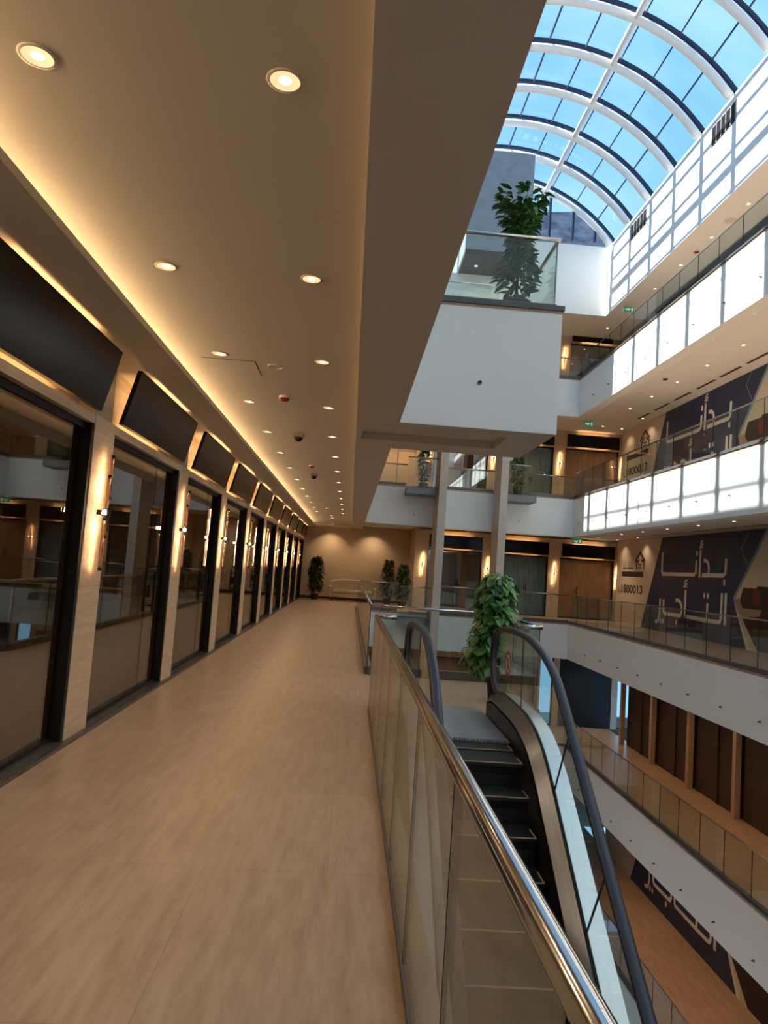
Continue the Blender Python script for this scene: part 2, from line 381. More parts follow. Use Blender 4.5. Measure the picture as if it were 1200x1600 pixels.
# ------------------------------------------------------------------ barrel skylight
sky = bpy.data.objects.new('window_skylight', None); col.objects.link(sky); struct(sky)
CX, CZ, RV = 4.535, 10.95, 5.70
a1 = math.asin((XV - CX) / RV)
def arc(r, n=40, y=0, a0=-a1, a2=a1): return [(CX + r * math.sin(a0 + (a2 - a0) * i / n), y, CZ + r * math.cos(a0 + (a2 - a0) * i / n)) for i in range(n + 1)]
ys = [23.8 - 1.7 * k + 1.7 for k in range(20)]
ys = [y for y in ys if y > -8]
ribm = MB(); ribm.tube(arc(RV - 0.16), 0.115, 12); rib = ribm.obj('rib', M['rib'], sky, smooth=True, loc=(0, ys[0], 0))
barm = MB(); A = arc(RV + 0.02); B = arc(RV + 0.12)
rings = [[(p[0], -0.045, p[2]), (p[0], 0.045, p[2]), (q[0], 0.045, q[2]), (q[0], -0.045, q[2])] for p, q in zip(A, B)]
barm.loft(rings); bar0 = barm.obj('glazing_bar', M['bar'], sky, loc=(0, ys[0] - 0.0, 0))
for y in ys[1:]:
    for src in (rib, bar0):
        c = src.copy(); col.objects.link(c); c.location = (0, y, 0)
angs = [-a1 + (2 * a1) * k / 10 for k in range(11)]
beam = MB(); av = math.asin(1.9 / RV)
p = (CX + (RV - 0.16) * math.sin(av), CZ + (RV - 0.16) * math.cos(av))
beam.tube([(p[0], YN, p[1]), (p[0], ys[0], p[1])], 0.085, 10); beam.obj('purlin', M['rib'], sky, smooth=True)
sg = MB(); sg.tube([(CX - 4.30, YN, CZ + math.sqrt((RV - 0.12) ** 2 - 4.30 ** 2)), (CX - 4.30, ys[0], CZ + math.sqrt((RV - 0.12) ** 2 - 4.30 ** 2))], 0.06, 10); sg.obj('purlin', M['rib'], sky, smooth=True)
for a in angs:
    px, pz = CX + (RV + 0.04) * math.sin(a), CZ + (RV + 0.04) * math.cos(a)
    mb = MB(); Mx = Matrix.Translation((px, 0, pz)) @ Matrix.Rotation(a, 4, 'Y')
    mb.box(-0.018, 0.018, YN, ys[0], -0.03, 0.05, M=Mx); mb.obj('glazing_bar', M['bar'], sky)
for i in range(10):
    a, c = angs[i], angs[i + 1]; mb = MB()
    A = arc(RV + 0.07, 4, YN, a, c); B = [(q[0], ys[0], q[2]) for q in A]
    mb.strip(A, B); mb.obj('glass_pane', M['skyglass'], sky)
# gable end glazing
mb = MB()
pts = [(XV, 26.0, 14.43)] + [] 
Ag = [q for q in arc(RV - 0.05, 30, 25.6)]
n0 = len(Ag); mb.add(Ag + [(XV, 25.6, 14.43), (0, 25.6, 14.43)], [tuple(range(n0 + 2))]); mb.obj('glass_pane', M['skyglass'], sky)
for x in (5.75, 6.62, 7.52, 8.38, 4.9, 4.0, 3.1, 2.2, 1.3):
    zt = CZ + math.sqrt(max(0, (RV - 0.1) ** 2 - (x - CX) ** 2))
    mb = MB(); mb.box(x - 0.035, x + 0.035, 25.52, 25.68, 14.43, zt); mb.obj('mullion', M['bar'], sky)
# neighbouring roof seen through the gable
mb = MB(); mb.add([(6.9, 30, 13), (10.9, 30, 13), (10.3, 30, 16.7), (9.4, 30, 17.5), (8.8, 30, 17.95), (6.95, 30, 17.75),
                   (6.9, 34, 13), (10.9, 34, 13), (10.3, 34, 16.7), (9.4, 34, 17.5), (8.8, 34, 17.95), (6.95, 34, 17.75)],
                  [(5, 4, 3, 2, 1, 0), (6, 7, 8, 9, 10, 11), (0, 1, 7, 6), (1, 2, 8, 7), (2, 3, 9, 8), (3, 4, 10, 9), (4, 5, 11, 10), (5, 0, 6, 11)])
tag(mb.obj('neighbouring_building', M['rock']), 'dark grey clad building outside, behind the end of the glass vault', 'building')
# louvres on the roof upstand
for (y0, y1, lab) in ((16.9, 18.1, 'long dark louvre grille high on sunlit upstand, nearer the camera'), (22.4, 23.7, 'short dark louvre grille high on sunlit upstand, farther from camera')):
    t = thing('louvre_grille', lab, 'vent', (XV, (y0 + y1) / 2, 13.9))
    mb = MB(); w = (y1 - y0) / 2
    mb.box(-0.004, 0.0, -w, w, -0.28, 0.28); mb.obj('backing', M['black'], t)
    mb = MB()
    for k in range(6):
        yy = -w + (y1 - y0) * k / 5; mb.box(-0.02, -0.004, yy - 0.02, yy + 0.02, -0.28, 0.28)
    mb.obj('frame', M['grey'], t)
#PART2
# ------------------------------------------------------------------ shop fronts
PW = 0.46
def shop_bay(name, loc, rz, width, door=None, kind='glass', zt=2.48, handle_side=1, blind=False):
    """opening in local x 0..width, face plane y=0, outward is -y"""
    t = thing(name, None, None, loc, rz); struct(t)
    g = {'glass': M['shopglass'], 'blue': M['blueglass'], 'wood': M['wood'], 'clear': M['railglass']}[kind]
    gy = 0.075
    segs = [(0.03, width - 0.05)]
    if door is not None: segs = [(0.03, door - 0.006), (door + 0.006, width - 0.05)]
    for k, (a, b_) in enumerate(segs):
        mb = MB(); mb.glassbox(a, b_, gy, gy + 0.012, 0.06, zt - 0.05)
        if k == 1:
            d = mb.obj('door_leaf', [g, M['edge']], t)
            h = MB(); hx = door + 0.14 * handle_side
            h.box(hx - 0.016, hx + 0.016, gy - 0.066, gy - 0.04, 0.86, 1.29)
            for zz in (0.93, 1.22): h.tube([(hx, gy - 0.05, zz), (hx, gy, zz)], 0.009, 6)
            h.box(hx - 0.09, hx - 0.05, gy - 0.03, gy, 1.02, 1.15)
            h.obj('door_handle', M['black'], d)
        else: mb.obj('pane', [g, M['edge']], t)
    f = MB()
    f.box(width - 0.055, width - 0.005, 0.005, gy + 0.03, 0.04, zt); f.box(0.005, 0.03, 0.06, gy + 0.03, 0.04, zt)
    f.box(0.005, width - 0.005, gy - 0.02, gy + 0.03, zt - 0.05, zt); f.box(0.03, width - 0.05, gy - 0.005, gy + 0.016, 0.035, 0.062)
    f.obj('frame', M['black'], t)
    s = MB(); s.box(0, width, 0.0, 0.16, 0.0, 0.035); s.obj('threshold', M['granite'], t)
    return t
def shop_sign(label, loc, rz, width, group, cat='sign', tilt=True):
    t = thing('shop_sign', label, cat, loc, rz, group)
    y0, y1 = (0.035, 0.125) if tilt else (0.03, 0.03)     # bottom back, top forward
    mb = MB(); w = width
    zb_, zt_ = 2.585, 3.105
    # tilted slab: top edge stands further out (local -y)
    if tilt: zt_ = 3.065
    fy, by = (-0.165, -0.125) if tilt else (-0.045, -0.005)
    mb.add([(0, -0.045, zb_), (w, -0.045, zb_), (w, -0.005, zb_), (0, -0.005, zb_), (0, fy, zt_), (w, fy, zt_), (w, by, zt_), (0, by, zt_)],
           [(0, 3, 2, 1), (4, 5, 6, 7), (0, 1, 5, 4), (1, 2, 6, 5), (2, 3, 7, 6), (3, 0, 4, 7)])
    mb.obj('panel', M['sign'], t)
    s = MB(); s.box(0.45, w - 0.45, by + 0.03, by + 0.045, zt_ - 0.05, zt_ - 0.035); s.obj('light_strip', M['led_sign'], t)
    s = MB(); s.box(0.45, w - 0.45, 0.035, 0.05, zb_ + 0.07, zb_ + 0.085); s.obj('light_strip', M['led_sign'], t)
    return t
def sconce(label, loc, rz, group):
    t = thing('wall_sconce', label, 'wall lamp', loc, rz, group)     # local -y points off the wall
    for dx, z0, z1 in ((0.03, 0.12, 0.47), (0.0, -0.20, 0.30), (-0.03, -0.46, -0.05)):
        mb = MB(); mb.tube([(dx, -0.075, z0), (dx, -0.075, z1)], 0.011, 8); r = mb.obj('rod', M['brass'], t, smooth=True)
        mb = MB(); mb.add([(dx - 0.007, -0.0595, z0 + 0.01), (dx + 0.007, -0.0595, z0 + 0.01), (dx + 0.007, -0.0595, z1 - 0.01), (dx - 0.007, -0.0595, z1 - 0.01)], [(0, 3, 2, 1)]); mb.obj('light_strip', M['led'], r)
        mb = MB(); mb.box(dx - 0.009, dx + 0.009, -0.078, -0.060, z0 + 0.005, z1 - 0.005); mb.obj('strip_housing', M['brass'], r)
        for zz in (z0, z1): mb = MB(); mb.box(dx - 0.013, dx + 0.013, -0.088, -0.062, zz - 0.008, zz + 0.008); mb.obj('end_cap', M['black'], r)
    mb = MB(); mb.box(-0.045, 0.045, -0.1, -0.05, -0.03, 0.03); mb.box(-0.02, 0.02, -0.05, 0.0, -0.02, 0.02); mb.obj('bracket', M['black'], t, bevel=0.004)
    mb = MB(); mb.box(-0.062, -0.046, -0.09, -0.06, -0.018, 0.018); mb.obj('lens', M['ledwhite'], t)
    mb = MB(); mb.box(0.046, 0.062, -0.09, -0.06, -0.018, 0.018); mb.obj('lens', M['ledwhite'], t)
    return t
# corridor side: wall plane x = -2.08, facing +x
XF = -2.08
cs = [5.83 + 2.78 * k for k in range(-1, 9)]
RL = PI / 2
sgn0 = None; sc0 = None; wn = 1
b = MB(); b.box(-2.3, XF, YN, cs[0] + PW / 2, 0, 3.11); struct(b.obj('wall_left', M['pier']))
for k, c in enumerate(cs):
    if k == 0: pass
    else:
        b = MB(); b.box(-2.26, XF, c - PW / 2, c + PW / 2, 0, 2.56); b.box(-2.26, XF - 0.02, c - PW / 2 + 0.04, c + PW / 2 - 0.04, 2.56, 3.11)
        struct(b.obj('wall_left', M['pier']))
        lab = 'copper-toned rod wall lamp on corridor pier, %s from the camera' % ORD[k - 1]
        if k == 9: lab = 'copper-toned rod wall lamp on the last corridor pier by the end wall'
        if sc0 is None: sc0 = sconce(lab, (XF, c, 1.80), RL, 'wall lamps along the corridor shopfronts'); sc_first = sc0
        else: dup(sc0, (XF, c, 1.80), label=lab)
    y0 = c + PW / 2; y1 = cs[k + 1] - PW / 2 if k + 1 < len(cs) else YE
    w = y1 - y0
    if k == 0: shop_bay('window_%d' % wn, (XF, y0, 0.0), RL, w)
    elif k < 9: shop_bay('window_%d' % wn, (XF, y0, 0.0), RL, w, door=1.63 * w / 2.32)
    else: shop_bay('window_%d' % wn, (XF, y0, 0.0), RL, w)
    wn += 1
    lab = 'blank black sign board tilted over the corridor shopfronts, %s from the camera' % ORD[k]
    if k == 9: shop_sign('narrow blank black sign board over the corridor shopfront against the end wall', (XF, y0 + 0.03, 0), RL, w - 0.06, 'blank signs above the corridor shops')
    elif sgn0 is None: sgn0 = shop_sign(lab, (XF, y0 + 0.05, 0), RL, w - 0.07, 'blank signs above the corridor shops')
    else: dup(sgn0, (XF, y0 + 0.05, 0), label=lab)
b = MB(); b.box(-2.255, XF - 0.004, cs[0] + PW / 2, YE, 2.485, 2.558); b.box(-2.3, -2.24, cs[0] + PW / 2, YE, 2.5, 3.11); struct(b.obj('wall_left', M['pier']))
b = MB(); b.box(-2.3, -2.04, YN, YE, 0.0, 0.028); struct(b.obj('baseboard_left', M['granite']))
# dim empty shops behind the glass
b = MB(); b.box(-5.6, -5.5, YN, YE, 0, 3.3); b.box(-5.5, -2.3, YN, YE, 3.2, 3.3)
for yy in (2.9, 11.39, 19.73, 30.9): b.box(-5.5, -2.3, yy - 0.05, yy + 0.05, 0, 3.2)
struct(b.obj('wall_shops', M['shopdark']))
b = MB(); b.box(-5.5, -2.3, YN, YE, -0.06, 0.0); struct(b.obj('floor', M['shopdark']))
# cove lighting: a lamp line in the trough along the wall
for i in range(4):
    y0 = YN + 2 + i * 9.0
    ld = bpy.data.lights.new('cove_light', 'AREA'); ld.shape = 'RECTANGLE'; ld.size = 0.05; ld.size_y = 8.8
    ld.energy = 43; ld.color = WARM
    lo = bpy.data.objects.new('cove_light', ld); col.objects.link(lo); lo.location = (-2.02, y0 + 4.5, 3.155)
    lo.rotation_euler = (0, -PI / 2 - 0.12, 0)
# facade across the far end, plane y = YF facing -y, on four storeys
bays = [(3.10, 5.33, 'glass', 1.15), (5.80, 8.05, 'clear', 1.25), (8.54, 10.78, 'wood', 0.62)]
piers = [(2.60, 3.10), (5.33, 5.80), (8.05, 8.54), (10.78, 11.3)]
stname = {'one': 'walkway storey', 'two': 'storey above', 'three': 'top storey', 'g': 'storey below', 'm1': 'two storeys below'}
bayname = ['first', 'middle', 'last']
fs0 = None; fc0 = None
for key in ('one', 'two', 'three', 'g'):
    zf = LV[key][0]
    for i, (x0, x1, kd, dr) in enumerate(bays):
        kd2 = kd
        if key == 'three': kd2 = 'glass'
        if i == 1 and key in ('one', 'two'):
            b = MB(); b.box(x0 + 0.02, x1, YF + 0.35, YF + 0.4, zf, zf + 2.6); struct(b.obj('wall_shops', M['bluepanel']))
        if key == 'g': kd2 = 'wood' if i < 2 else 'glass'
        if key == 'g' and i == 1: x1 = 7.75
        if key == 'g' and i == 2:
            b = MB(); b.box(8.75, 10.9, YF, YF + 0.1, zf, zf + 3.1); struct(b.obj('wall_back', M['darkpanel']))
            for (xa, xb) in ((7.95, 8.5), (11.15, 12.9)):
                shop_bay('window_%d' % wn, (xa, YF, zf), 0, xb - xa, door=None, kind='clear', zt=3.0); wn += 1
            continue
        shop_bay('window_%d' % wn, (x0, YF, zf), 0, x1 - x0, door=dr, kind=kd2, zt=2.44); wn += 1
        if key != 'g':
            lab = 'blank black sign over the %s far-end shopfront, %s' % (bayname[i], stname[key])
            w = x1 - x0 - 0.06
            if fs0 is None or True:
                fs = shop_sign(lab, (x0 + 0.03, YF - 0.10, zf - 0.09), 0, w, 'blank signs on the far end shopfronts', tilt=False)
    b = MB(); b.box(2.60, 11.3 if key != 'g' else 7.8, YF, YF + 0.15, zf + 2.44, zf + 3.2 if key != 'g' else zf + 3.1); struct(b.obj('wall_back', M['pier2']))
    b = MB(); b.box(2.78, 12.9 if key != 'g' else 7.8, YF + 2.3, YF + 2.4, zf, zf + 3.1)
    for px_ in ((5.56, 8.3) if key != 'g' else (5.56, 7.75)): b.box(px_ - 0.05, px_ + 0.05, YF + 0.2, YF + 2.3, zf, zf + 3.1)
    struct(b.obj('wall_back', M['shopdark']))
    for i, (x0, x1) in enumerate(piers if key != 'g' else [piers[0], piers[1], (7.75, 7.95), (8.5, 8.75), (10.9, 11.15)]):
        b = MB(); b.box(x0, x1, YF - 0.02, YF + 0.15, zf, zf + 3.15 if key != 'g' else zf + 3.05); struct(b.obj('wall_back', M['pier2']))
        if key != 'g' and i < 4:
            nm = ['first pier from the left', 'second pier from the left', 'third pier from the left', 'corner pier beside the billboard'][i]
            lab = 'glowing rod wall lamp, far end, %s, %s' % (nm, stname[key])
            xx = (2.90, 5.56, 8.30, 10.9)[i]
            dup(sc0, (xx, YF - 0.02, zf + 1.78), rz=0, label=lab, group='wall lamps on the far end facade')

# two stone columns in front of the far gallery
for (x0, w, y0) in ((2.866, 0.27, 23.93), (5.03, 0.47 * 0.56, 24.17)):
    b = MB(); b.box(x0, x0 + w, y0, YB + 0.02, -13.3, 8.98); struct(b.obj('wall_column', M['column']))

# ------------------------------------------------------------------ balustrades
def railing(label, pts, zf, h=1.0, group=None, r=0.022, seg=1.0, ch=0.10, mats=None, name='glass_balustrade', start=None, posts=False, thick=0.02, hmat='steel', hoff=0.0, chw=0.04):
    """straight run between two floor points"""
    (ax, ay), (bx, by) = pts
    t = thing(name, label, 'railing', (ax, ay, zf), 0, group)
    L = math.hypot(bx - ax, by - ay); ux, uy = (bx - ax) / L, (by - ay) / L
    s = 0.0; cuts = [0.0]
    first = seg if start is None else start
    c = first
    while c < L - 0.2: cuts.append(c); c += seg
    cuts.append(L)
    for i in range(len(cuts) - 1):
        a, b_ = cuts[i] + 0.007, cuts[i + 1] - 0.007
        mb = MB(); hz = thick / 2
        if abs(ux) > abs(uy):
            x0, x1 = sorted((ux * a, ux * b_)); mb.glassbox(x0, x1, -hz * 0.6, hz * 0.6, 0.04, h - 0.03)
        else:
            y0, y1 = sorted((uy * a, uy * b_)); mb.glassbox(-hz * 0.6, hz * 0.6, y0, y1, 0.04, h - 0.03)
        mb.obj('glass_panel', G2(), t)
    mb = MB()
    if abs(ux) > abs(uy): mb.box(0, ux * L, -chw, chw, 0, ch)
    else: mb.box(-chw, chw, 0, uy * L, 0, ch)
    mb.obj('base_channel', M['channel'], t)
    mb = MB(); mb.tube([(-ux * 0.02 + hoff, -uy * 0.02, h - r), (ux * (L + 0.02) + hoff, uy * (L + 0.02), h - r)], r, 14); mb.obj('handrail', M[hmat], t, smooth=True)
    if posts:
        mb = MB(); mb.tube([(ux * L, uy * L, 0), (ux * L, uy * L, h)], 0.018, 8); mb.obj('post', M['steel'], t)
    return t
XH = 0.33
railing('long glass balustrade with steel handrail beside the escalator, nearest to the camera', ((XH - 0.02, -3.0), (XH - 0.02, 7.66)), 0, 1.012, hoff=0.02, chw=0.012, r=0.026, seg=0.93, start=0.17, ch=0.045)
railing('short glass return with steel rail at the near railing end, left of escalator', ((XH + 0.05, 7.70), (0.53, 7.70)), 0, 1.01, r=0.026, ch=0.1)
railing('short glass return with dark-capped rail right of the escalator top', ((1.885, 7.66), (2.12, 7.66)), 0, 1.01, r=0.026, ch=0.1)
railing('glass side balustrade of the escalator landing, on its right edge', ((2.13, 7.72), (2.13, 10.08)), 0, 1.0, seg=1.2)
railing('glass balustrade across the back of the escalator landing', ((0.36, 10.1), (2.08, 10.1)), 0, 0.99, seg=0.9, ch=0.12)
railing('glass balustrade along the corridor beyond the escalator landing', ((0.345, 10.16), (0.345, 25.2)), 0, 1.0, seg=1.2)
LED = {}
rl_lab = {'m1': 'two storeys below', 'g': 'storey below', 'one': 'walkway storey', 'two': 'storey above', 'three': 'top storey'}
for key in ('m1', 'g', 'one', 'two', 'three'):
    zf = LV[key][0]; h = {'m1': 1.0, 'g': 0.95, 'one': 1.0, 'two': 0.90, 'three': 0.78}[key]
    railing('long glass balustrade edging the right-hand gallery, ' + rl_lab[key], ((XR + 0.05, 3.0), (XR + 0.05, YB)), zf + 0.03, h, 'gallery balustrades', r=0.016, seg=1.0, start=0.55, thick=0.018, ch=0.05)
    if key in ('one', 'two', 'three'):
        hh = {'one': 1.03, 'two': 0.80, 'three': 0.8}[key]
        railing('far gallery glass balustrade left of first column, ' + rl_lab[key], ((XL, YB + 0.05), (1.80, YB + 0.05)), zf, hh, 'far gallery balustrades', r=0.026)
        railing('far gallery glass balustrade between the columns, ' + rl_lab[key], ((3.16, YB + 0.05), (5.0, YB + 0.05)), zf, hh, 'far gallery balustrades', r=0.026)
        railing('far gallery glass balustrade right of second column, ' + rl_lab[key], ((6.36, YB + 0.05), (8.0, YB + 0.05)), zf, hh, 'far gallery balustrades', r=0.026)
    if key in ('one', 'two'):
        for (x0, x1, lb) in ((1.80, 2.86, 'left of first column'), (5.33, 6.33, 'right of second column')):
            railing('raised glass balustrade on grey plant ledge %s, %s' % (lb, rl_lab[key]), ((x0, 24.45), (x1, 24.45)), zf - 0.15, 1.1, 'plant ledge balustrades', r=0.02, ch=0.03)
            b = MB(); b.box(x0 - 0.02, x1 + 0.02, 24.32, YB, zf - 0.37, zf - 0.15); b.box(x0 - 0.02, x1 + 0.02, 24.30, YB, zf - 0.17, zf - 0.15)
            struct(b.obj('trim_7', M['greyledge']))
# landing above
railing('glass balustrade on front edge of the white landing overhead', ((XL, 7.66), (2.10, 7.66)), 4.56, 0.82, r=0.022, seg=2.0, ch=0.03)
railing('glass balustrade on right side of the white landing overhead', ((2.10, 7.72), (2.10, 9.2)), 4.56, 0.82, r=0.022, seg=2.0, ch=0.03)
railing('glass balustrade of the top storey seen behind the overhead landing', ((XL, 19.55), (3.72, 19.55)), 8.98, 0.87, r=0.03, seg=1.0)

# ------------------------------------------------------------------ escalator
SL = 0.775
DECK = [(7.75, 0.22), (7.46, 0.30), (6.64, 0.285), (6.25, 0.235), (5.945, 0.135), (5.65, -0.035), (5.3, -0.295), (4.9, -0.605), (4.4, -0.9925)]
ye = 4.4 - (-0.9925 + 4.0) / SL
DECK += [(ye, -4.0), (ye - 0.35, -4.1), (ye - 1.6, -4.1)]
HR = [(7.60, 0.22), (7.86, 0.30), (7.99, 0.45), (8.03, 0.62), (7.97, 0.80), (7.82, 0.91), (7.5, 0.96), (7.0, 0.98), (6.45, 0.96), (5.98, 0.87), (5.63, 0.735), (5.355, 0.55), (5.1, 0.352), (4.7, 0.042), (4.3, -0.268)]
yh = 4.3 - (-0.268 + 3.3) / SL
HR += [(yh, -3.3), (yh - 0.3, -3.42), (yh - 1.7, -3.45), (yh - 1.95, -3.6), (yh - 1.9, -3.9), (yh - 1.6, -4.05)]
def resamp(P, n=6):
    Q = []
    for a, b_ in zip(P, P[1:]):
        m_ = max(1, int(math.hypot(b_[0] - a[0], b_[1] - a[1]) / 0.45))
        Q += [(a[0] + (b_[0] - a[0]) * k / m_, a[1] + (b_[1] - a[1]) * k / m_) for k in range(m_)]
    P = Q + [P[-1]]; n = 4
    out = []
    for i in range(len(P) - 1):
        p0 = P[max(i - 1, 0)]; p1 = P[i]; p2 = P[i + 1]; p3 = P[min(i + 2, len(P) - 1)]
        d = math.hypot(p2[0] - p1[0], p2[1] - p1[1])
        if d > 0.6:
            out += [(p1[0] + (p2[0] - p1[0]) * k / 8, p1[1] + (p2[1] - p1[1]) * k / 8) for k in range(8)]; continue
        for k in range(n):
            t = k / n
            out.append(tuple(0.5 * ((2 * p1[j]) + (-p0[j] + p2[j]) * t + (2 * p0[j] - 5 * p1[j] + 4 * p2[j] - p3[j]) * t * t + (-p0[j] + 3 * p1[j] - 3 * p2[j] + p3[j]) * t ** 3) for j in (0, 1)))
    out.append(P[-1]); return out
def zat(P, y):
    for a, b_ in zip(P, P[1:]):
        lo, hi = sorted((a[0], b_[0]))
        if lo <= y <= hi and hi > lo: return a[1] + (b_[1] - a[1]) * (y - a[0]) / (b_[0] - a[0])
    return P[-1][1] if y < P[-1][0] else P[0][1]
ESC = thing('escalator', 'escalator descending from the landing between glass balustrades with black handrails', 'escalator', (1.2, 6.7, 0))
ox, oy = -1.2, -6.7
def E3(x, y, z): return (x + ox, y + oy, z)
deckc = resamp(DECK); hrc = resamp(HR)
hrmid = [p for p in hrc]
for side, xg, xs, xo in (('l', 0.72, 0.83, 0.58), ('r', 1.70, 1.59, 1.85)):
    # handrail: flattened rubber section following the profile
    rings = []
    n = len(hrc)
    for i, (y, z) in enumerate(hrc):
        a = hrc[max(i - 1, 0)]; b_ = hrc[min(i + 1, n - 1)]; ty, tz = b_[0] - a[0], b_[1] - a[1]; l = math.hypot(ty, tz) or 1
        ny, nz = tz / l, -ty / l     # outward normal (up on the slope)
        r = []
        for k in range(10):
            an = 2 * PI * k / 10; u = 0.042 * math.cos(an); v = 0.021 * math.sin(an)
            r.append(E3(xg + u, y + ny * v, z + nz * v))
        rings.append(r)
    mb = MB(); mb.loft(rings); mb.obj('handrail', M['rubber'], ESC, smooth=True)
    # slim metal guide under the handrail
    rings = []
    for i, (y, z) in enumerate(hrc):
        a = hrc[max(i - 1, 0)]; b_ = hrc[min(i + 1, n - 1)]; ty, tz = b_[0] - a[0], b_[1] - a[1]; l = math.hypot(ty, tz) or 1
        ny, nz = tz / l, -ty / l
        rings.append([E3(xg + du, y - ny * dv, z - nz * dv) for du, dv in ((-0.017, 0.018), (0.017, 0.018), (0.017, 0.042), (-0.017, 0.042))])
    mb = MB(); mb.loft(rings); mb.obj('handrail_guide', M['darkcap'], ESC)
    # glass balustrade panels: outer edge below the handrail, lower edge in the deck
    top = [(y, z) for (y, z) in hrc]
    def pos(P, s):
        L = [0]
        for a, b_ in zip(P, P[1:]): L.append(L[-1] + math.hypot(b_[0] - a[0], b_[1] - a[1]))
        s = max(0, min(s, L[-1]))
        for i in range(len(P) - 1):
            if L[i] <= s <= L[i + 1] + 1e-9:
                f = (s - L[i]) / (L[i + 1] - L[i] + 1e-12); return (P[i][0] + (P[i + 1][0] - P[i][0]) * f, P[i][1] + (P[i + 1][1] - P[i][1]) * f)
        return P[-1]
    def s_of_y(P, y, start=0):
        L = 0
        for a, b_ in zip(P, P[1:]):
            d = math.hypot(b_[0] - a[0], b_[1] - a[1])
            if L >= start and min(a[0], b_[0]) <= y <= max(a[0], b_[0]) and abs(a[0] - b_[0]) > 1e-9:
                return L + d * (y - a[0]) / (b_[0] - a[0])
            L += d
        return L
    cuts = [(0.0, 0.12), (s_of_y(top, 6.72, 1.0), s_of_y(deckc, 6.68)), (s_of_y(top, 5.20, 1.0), s_of_y(deckc, 5.53))]
    st, sb = cuts[-1]
    sb += 0.0
    for k in range(5): st += 1.05; sb += 1.05; cuts.append((st, sb))
    Lt = s_of_y(top, yh - 1.7, 3.0); Lb = s_of_y(deckc, ye - 1.5, 3.0)
    cuts.append((Lt, Lb))
    for ci, ((a0, b0), (a1_, b1)) in enumerate(zip(cuts, cuts[1:])):
        N = 14; A = []; B = []
        g = 0.006
        for k in range(N + 1):
            f = k / N; pt = pos(top, a0 + g + (a1_ - a0 - 2 * g) * f); pb = pos(deckc, b0 + g + (b1 - b0 - 2 * g) * f)
            A.append(pt); B.append(pb)
        mb = MB()
        for dx in (-0.005, 0.005): mb.strip([E3(xg + dx, *p) for p in A], [E3(xg + dx, *p) for p in B], 0)
        mb.strip([E3(xg - 0.005, *p) for p in (A[0], B[0])], [E3(xg + 0.005, *p) for p in (A[0], B[0])], 1)
        mb.strip([E3(xg - 0.005, *p) for p in (A[-1], B[-1])], [E3(xg + 0.005, *p) for p in (A[-1], B[-1])], 1)
        gp = mb.obj('glass_panel', G2(), ESC)
        if side == 'r' and ci == 0:
            mb = MB()
            cy_, cz_ = 7.28, 0.62
            def ring(mb, r0, r1, dx, mi):
                A = [E3(xg + dx, cy_ + r0 * math.cos(2 * PI * k / 32), cz_ + r0 * math.sin(2 * PI * k / 32)) for k in range(33)]
                B = [E3(xg + dx, cy_ + r1 * math.cos(2 * PI * k / 32), cz_ + r1 * math.sin(2 * PI * k / 32)) for k in range(33)]
                mb.strip(A, B, mi)
            ring(mb, 0.0, 0.095, -0.0062, 1); ring(mb, 0.095, 0.13, -0.0066, 0)
            mb.box(xg - 0.0078 + ox, xg - 0.0068 + ox, cy_ + oy - 0.012, cy_ + oy + 0.012, cz_ - 0.06, cz_ + 0.03, 2)
            mb.box(xg - 0.0078 + ox, xg - 0.0068 + ox, cy_ + oy - 0.035, cy_ + oy + 0.035, cz_ - 0.02, cz_ - 0.005, 2)
            ring_c = [E3(xg - 0.0072, cy_ + 0.02 * math.cos(2 * PI * k / 12), cz_ + 0.05 + 0.02 * math.sin(2 * PI * k / 12)) for k in range(12)]
            mb.add(ring_c, [tuple(range(12))], 2)
            mb.box(xg - 0.0088 + ox, xg - 0.0079 + ox, -0.09 + cy_ + oy, 0.09 + cy_ + oy, -0.009 + cz_, 0.009 + cz_, 0, M=Matrix.Translation((0, cy_ + oy, cz_)) @ Matrix.Rotation(0.8, 4, 'X') @ Matrix.Translation((0, -cy_ - oy, -cz_)))
            tag(mb.obj('warning_sticker', [M['redsign'], M['whitesign'], M['black']], gp), 'round red prohibition sticker')
    # decks
    d = resamp(DECK, 5)
    sgn = 1 if side == 'r' else -1
    mb = MB()
    rings = [[E3(xs, y, z - 0.075), E3(xg - sgn * 0.014, y, z), E3(xg - sgn * 0.014, y, z - 0.05), E3(xs, y, z - 0.12)] for y, z in d]
    mb.loft(rings); mb.obj('inner_deck', M['brushed'], ESC)
    mb = MB(); rings = [[E3(xg - 0.014, y, z + 0.004), E3(xg + 0.014, y, z + 0.004), E3(xg + 0.014, y, z - 0.05), E3(xg - 0.014, y, z - 0.05)] for y, z in d]
    mb.loft(rings); mb.obj('gasket', M['black'], ESC)
    do = [(y, z) for y, z in d if y <= 6.7]
    mb = MB(); rings = [[E3(xg + sgn * 0.014, y, z), E3(xo, y, z - 0.02), E3(xo, y, z - 0.06), E3(xg + sgn * 0.014, y, z - 0.05)] for y, z in d]
    mb.loft(rings); mb.obj('outer_deck', M['alum'], ESC)
    mb = MB(); rings = [[E3(xs, y, z - 0.10), E3(xs + sgn * 0.012, y, z - 0.10), E3(xs + sgn * 0.012, y, z - 0.85), E3(xs, y, z - 0.85)] for y, z in d]
    mb.loft(rings); mb.obj('skirt', M['stepblack'], ESC)
    xa, xb = sorted((xo, xo - sgn * 0.02))
    dt = [(y, z) for y, z in d if y <= 7.5]
    mb = MB(); rings = [[E3(xa, y, z - 0.05), E3(xb, y, z - 0.05), E3(xb, y, z - 1.0 if y < 6.6 else z - 0.9), E3(xa, y, z - 1.0 if y < 6.6 else z - 0.9)] for y, z in dt]
    mb.loft(rings); mb.obj('side_cladding', M['brownboard'] if side == 'r' else M['channel'], ESC)
